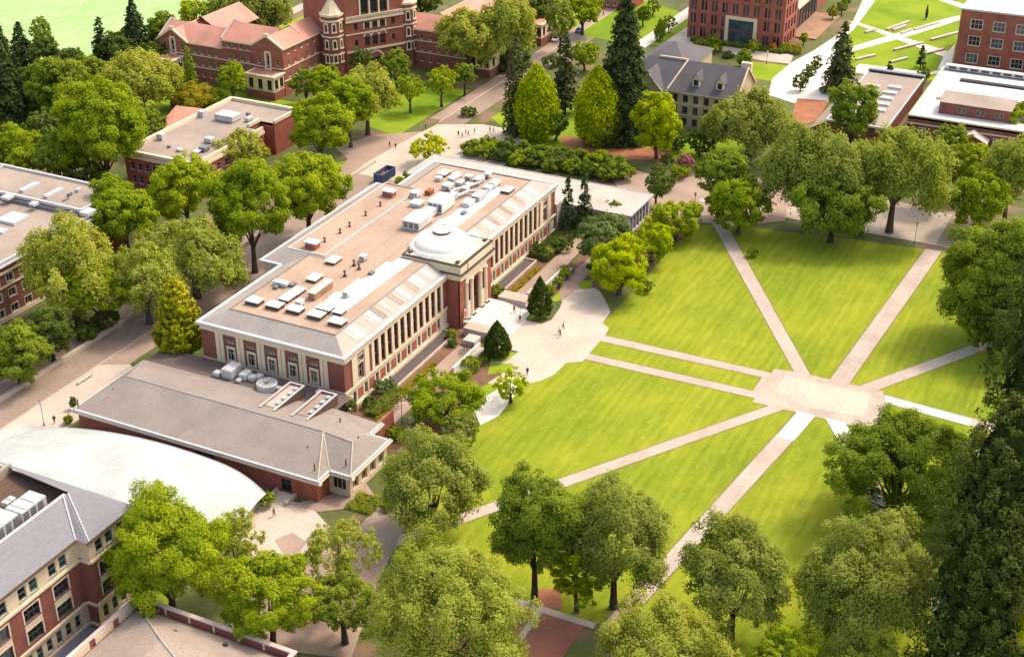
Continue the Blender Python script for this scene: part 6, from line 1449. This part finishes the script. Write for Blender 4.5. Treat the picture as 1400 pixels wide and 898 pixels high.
def car(px, py, ang, mat, label, kind='van'):
    x, y = W(px, py); t = thing('parked_car', (x, y, 0), label, 'car'); ca, sa = math.cos(ang), math.sin(ang)
    T = lambda u, v, z: (x+u*ca-v*sa, y+u*sa+v*ca, z)
    prof = [(-2.2, .35), (-2.25, .8), (-1.9, .95), (-1.3, 1.02), (-.7, 1.48), (1.1, 1.5), (1.9, 1.05), (2.2, .95), (2.25, .4)]
    m = MB(); n = len(prof)
    for s in (-1, 1): 
        f = [T(u, s*(.88 if z < 1.1 else .72), z) for u, z in prof]; m.face(f if s < 0 else f[::-1])
    for i in range(n):
        (u0, z0), (u1, z1) = prof[i], prof[(i+1) % n]; w0 = .88 if z0 < 1.1 else .72; w1 = .88 if z1 < 1.1 else .72
        m.face([T(u0, -w0, z0), T(u0, w0, z0), T(u1, w1, z1), T(u1, -w1, z1)])
    m.build('body', M[mat], t)
    for s in (-1, 1):
        m = MB(); m.face([T(-1.2, s*.885, 1.04), T(1.6, s*.885, 1.07), T(1.05, s*.76, 1.42), T(-.68, s*.76, 1.42)]); m.build('side_window', M['g1'], t)
        for u in (-1.4, 1.4):
            m = MB(); a = T(u, s*.72, .33); b = T(u, s*.93, .33); m.tube([a, b], [.33, .33], 14); w = m.build('wheel', M['tyre'], t)
    for pts in ([(-1.22, .8, 1.06), (-1.22, -.8, 1.06), (-.74, -.66, 1.46), (-.74, .66, 1.46)], [(1.2, .66, 1.46), (1.2, -.66, 1.46), (1.84, -.8, 1.1), (1.84, .8, 1.1)]):
        m = MB(); m.face([T(a*1.01, b, c+.015) for a, b, c in pts]); m.build('windscreen', M['g1'], t)
    for v in (-.6, .6):
        m = MB(); m.face([T(-2.26, v-.2, .62), T(-2.26, v+.2, .62), T(-2.265, v+.2, .8), T(-2.265, v-.2, .8)]); m.build('headlight', M['membrane'], t)
car(1173, 318, 1.5, 'carw', 'white car on the cross street, partly under the overhanging tree')
car(792, 44, .1, 'sh3', 'blue car far up the street at the top'); car(760, 56, .1, 'carw', 'white car further down the same far street')
def bench(x, y, ang, label, L=5., h=.5):
    t = thing('stone_bench', (x, y, 0), label, 'bench'); f = Face(x-L/2*math.cos(ang), y-L/2*math.sin(ang), math.cos(ang), math.sin(ang))
    m = MB(); f.box(m, 0, L, h-.14, h, -.3, .3); m.build('seat', M['stonewall'], t)
    for u in (.3, L/2, L-.3): m = MB(); f.box(m, u-.2, u+.2, 0, h-.142, -.22, .22); m.build('support', M['stonewall'], t)
def seatwall(a, b, label):
    (x0, y0), (x1, y1) = W(*a), W(*b); f = Face(x0, y0, x1-x0, y1-y0); L = math.hypot(x1-x0, y1-y0); m = MB(); f.box(m, 0, L, 0, .6, -.45, .45)
    f.box(m, -.08, L+.08, .603, .72, -.55, .55); tag(m.build('seat_wall', M['stonewall']), label, 'wall')
for a, b, l in (((1213, 42), (1243, 31), 'uppermost left seat wall on the striped lawn'), ((1183, 46), (1198, 42), 'short seat wall at the left end of the striped lawn'), ((1221, 43), (1238, 37), 'second short seat wall on the upper striped lawn'),
    ((1250, 42), (1284, 32), 'seat wall right of the path crossing'), ((1232, 47), (1246, 42), 'small seat wall touching the path crossing'), ((1273, 56), (1310, 46), 'seat wall beside the tall brick block'), ((1222, 70), (1262, 60), 'long middle seat wall on the striped lawn'),
    ((1170, 83), (1196, 77), 'seat wall nearest the tall olive conifer'), ((1217, 87), (1240, 81), 'seat wall above the roof screen'), ((1265, 75), (1290, 69), 'seat wall near the slim small conifer')): seatwall(a, b, l)
x, y = W(1266, 27); t = thing('lawn_sculpture', (x, y, 0), 'slim dark upright sculpture on the lawn at the upper right', 'sculpture')
m = MB(); m.box(x-.6, x+.6, y-.6, y+.6, 0, .4); m.build('plinth', M['stonewall'], t); m = MB(); m.tube([(x, y, .4), (x+.1, y, 2.2), (x-.1, y, 3.6), (x, y, 5.2)], [.35, .55, .4, .12], 8); m.build('figure', M['dark'], t)
bench(*W(116, 520), .0, 'dark stone bench beside the street at the white paving', 4.)
bench(*W(850, 262), 1.5, 'stone bench by the flat annex end', 3.); bench(*W(725, 400), 0., 'stone bench beside the right yew', 3.)
# bicycles parked by the light well
def bike(x, y, ang, label, group):
    t = thing('bicycle', (x, y, .08), label, 'bicycle', group); ca, sa = math.cos(ang), math.sin(ang); P = lambda u, z, v=0: (x+u*ca-v*sa, y+u*sa+v*ca, z+.08)
    for u in (-.52, .52):
        m = MB(); m.tube([P(u+.33*math.cos(a*math.pi/6), .34+.33*math.sin(a*math.pi/6)) for a in range(13)], [.03]*13, 4); m.build('wheel', M['tyre'], t)
    m = MB(); m.tube([P(-.52, .34), P(-.1, .34), P(.38, .78), P(-.2, .8), P(-.1, .34)], [.025]*5, 4); m.tube([P(.52, .34), P(.4, .95)], [.025]*2, 4); m.tube([P(-.52, .34), P(-.2, .8)], [.02]*2, 4); m.build('frame', M['bluepaint'], t)
    m = MB(); m.tube([P(-.32, .92), P(-.1, .92)], [.07, .04], 6); m.build('saddle', M['dark'], t)
    m = MB(); m.tube([P(.4, .97, -.25), P(.4, .99, .25)], [.02, .02], 4); m.build('handlebar', M['dark'], t)
for k in range(7): bike(29.5+k*.8, -8.6-.15*(k % 3), 1.2+.2*(k % 2), 'bicycle parked in the row left of the entrance steps', 'bicycles left of the entrance steps')
for k in range(4): bike(3.4+k*.9, -7.3, 1.4, 'bicycle parked on the brick walk beside the planting', 'bicycles on the brick walk near the annex')
# ------------------------------------------------------------------ camera, sun and sky
cd = bpy.data.cameras.new('camera'); cam = bpy.data.objects.new('camera', cd); col.objects.link(cam)
cd.sensor_width = 36; cd.sensor_fit = 'HORIZONTAL'; cd.lens = CF/1400*36; cd.clip_end = 9000; cd.clip_start = 1
cam.location = CAM; cam.rotation_euler = (math.pi/2-CP, 0, CY-math.pi/2); sc.camera = cam
AZ, EL = R(-30), R(54)          # towards the sun: along x, a little to the right
sd = bpy.data.lights.new('sun', 'SUN'); sd.energy = 2.25; sd.angle = R(7); sd.color = (1., .93, .82)
so = bpy.data.objects.new('sun', sd); col.objects.link(so)
dv = Vector((math.cos(AZ)*math.cos(EL), math.sin(AZ)*math.cos(EL), math.sin(EL)))
so.rotation_euler = dv.to_track_quat('Z', 'Y').to_euler(); so.location = (0, 0, 300)
wd = bpy.data.worlds.new('World'); sc.world = wd; wd.use_nodes = True; nt = wd.node_tree
bg = nt.nodes['Background']; sky = nt.nodes.new('ShaderNodeTexSky'); sky.sky_type = 'NISHITA'; sky.sun_disc = False
sky.sun_elevation = EL; sky.sun_rotation = math.pi/2-AZ; sky.air_density = 1.; sky.dust_density = 3.; sky.ozone_density = .6
nt.links.new(mul(nt, sky.outputs[0], (1.16, 1., .81)), bg.inputs[0]); bg.inputs[1].default_value = .415
sc.view_settings.view_transform = 'Standard'; sc.view_settings.look = 'None'; sc.view_settings.exposure = 0
sc.cycles.max_bounces = 5; sc.cycles.diffuse_bounces = 2; sc.cycles.transmission_bounces = 3; sc.cycles.transparent_max_bounces = 4
print('leaves', NLEAF[0])
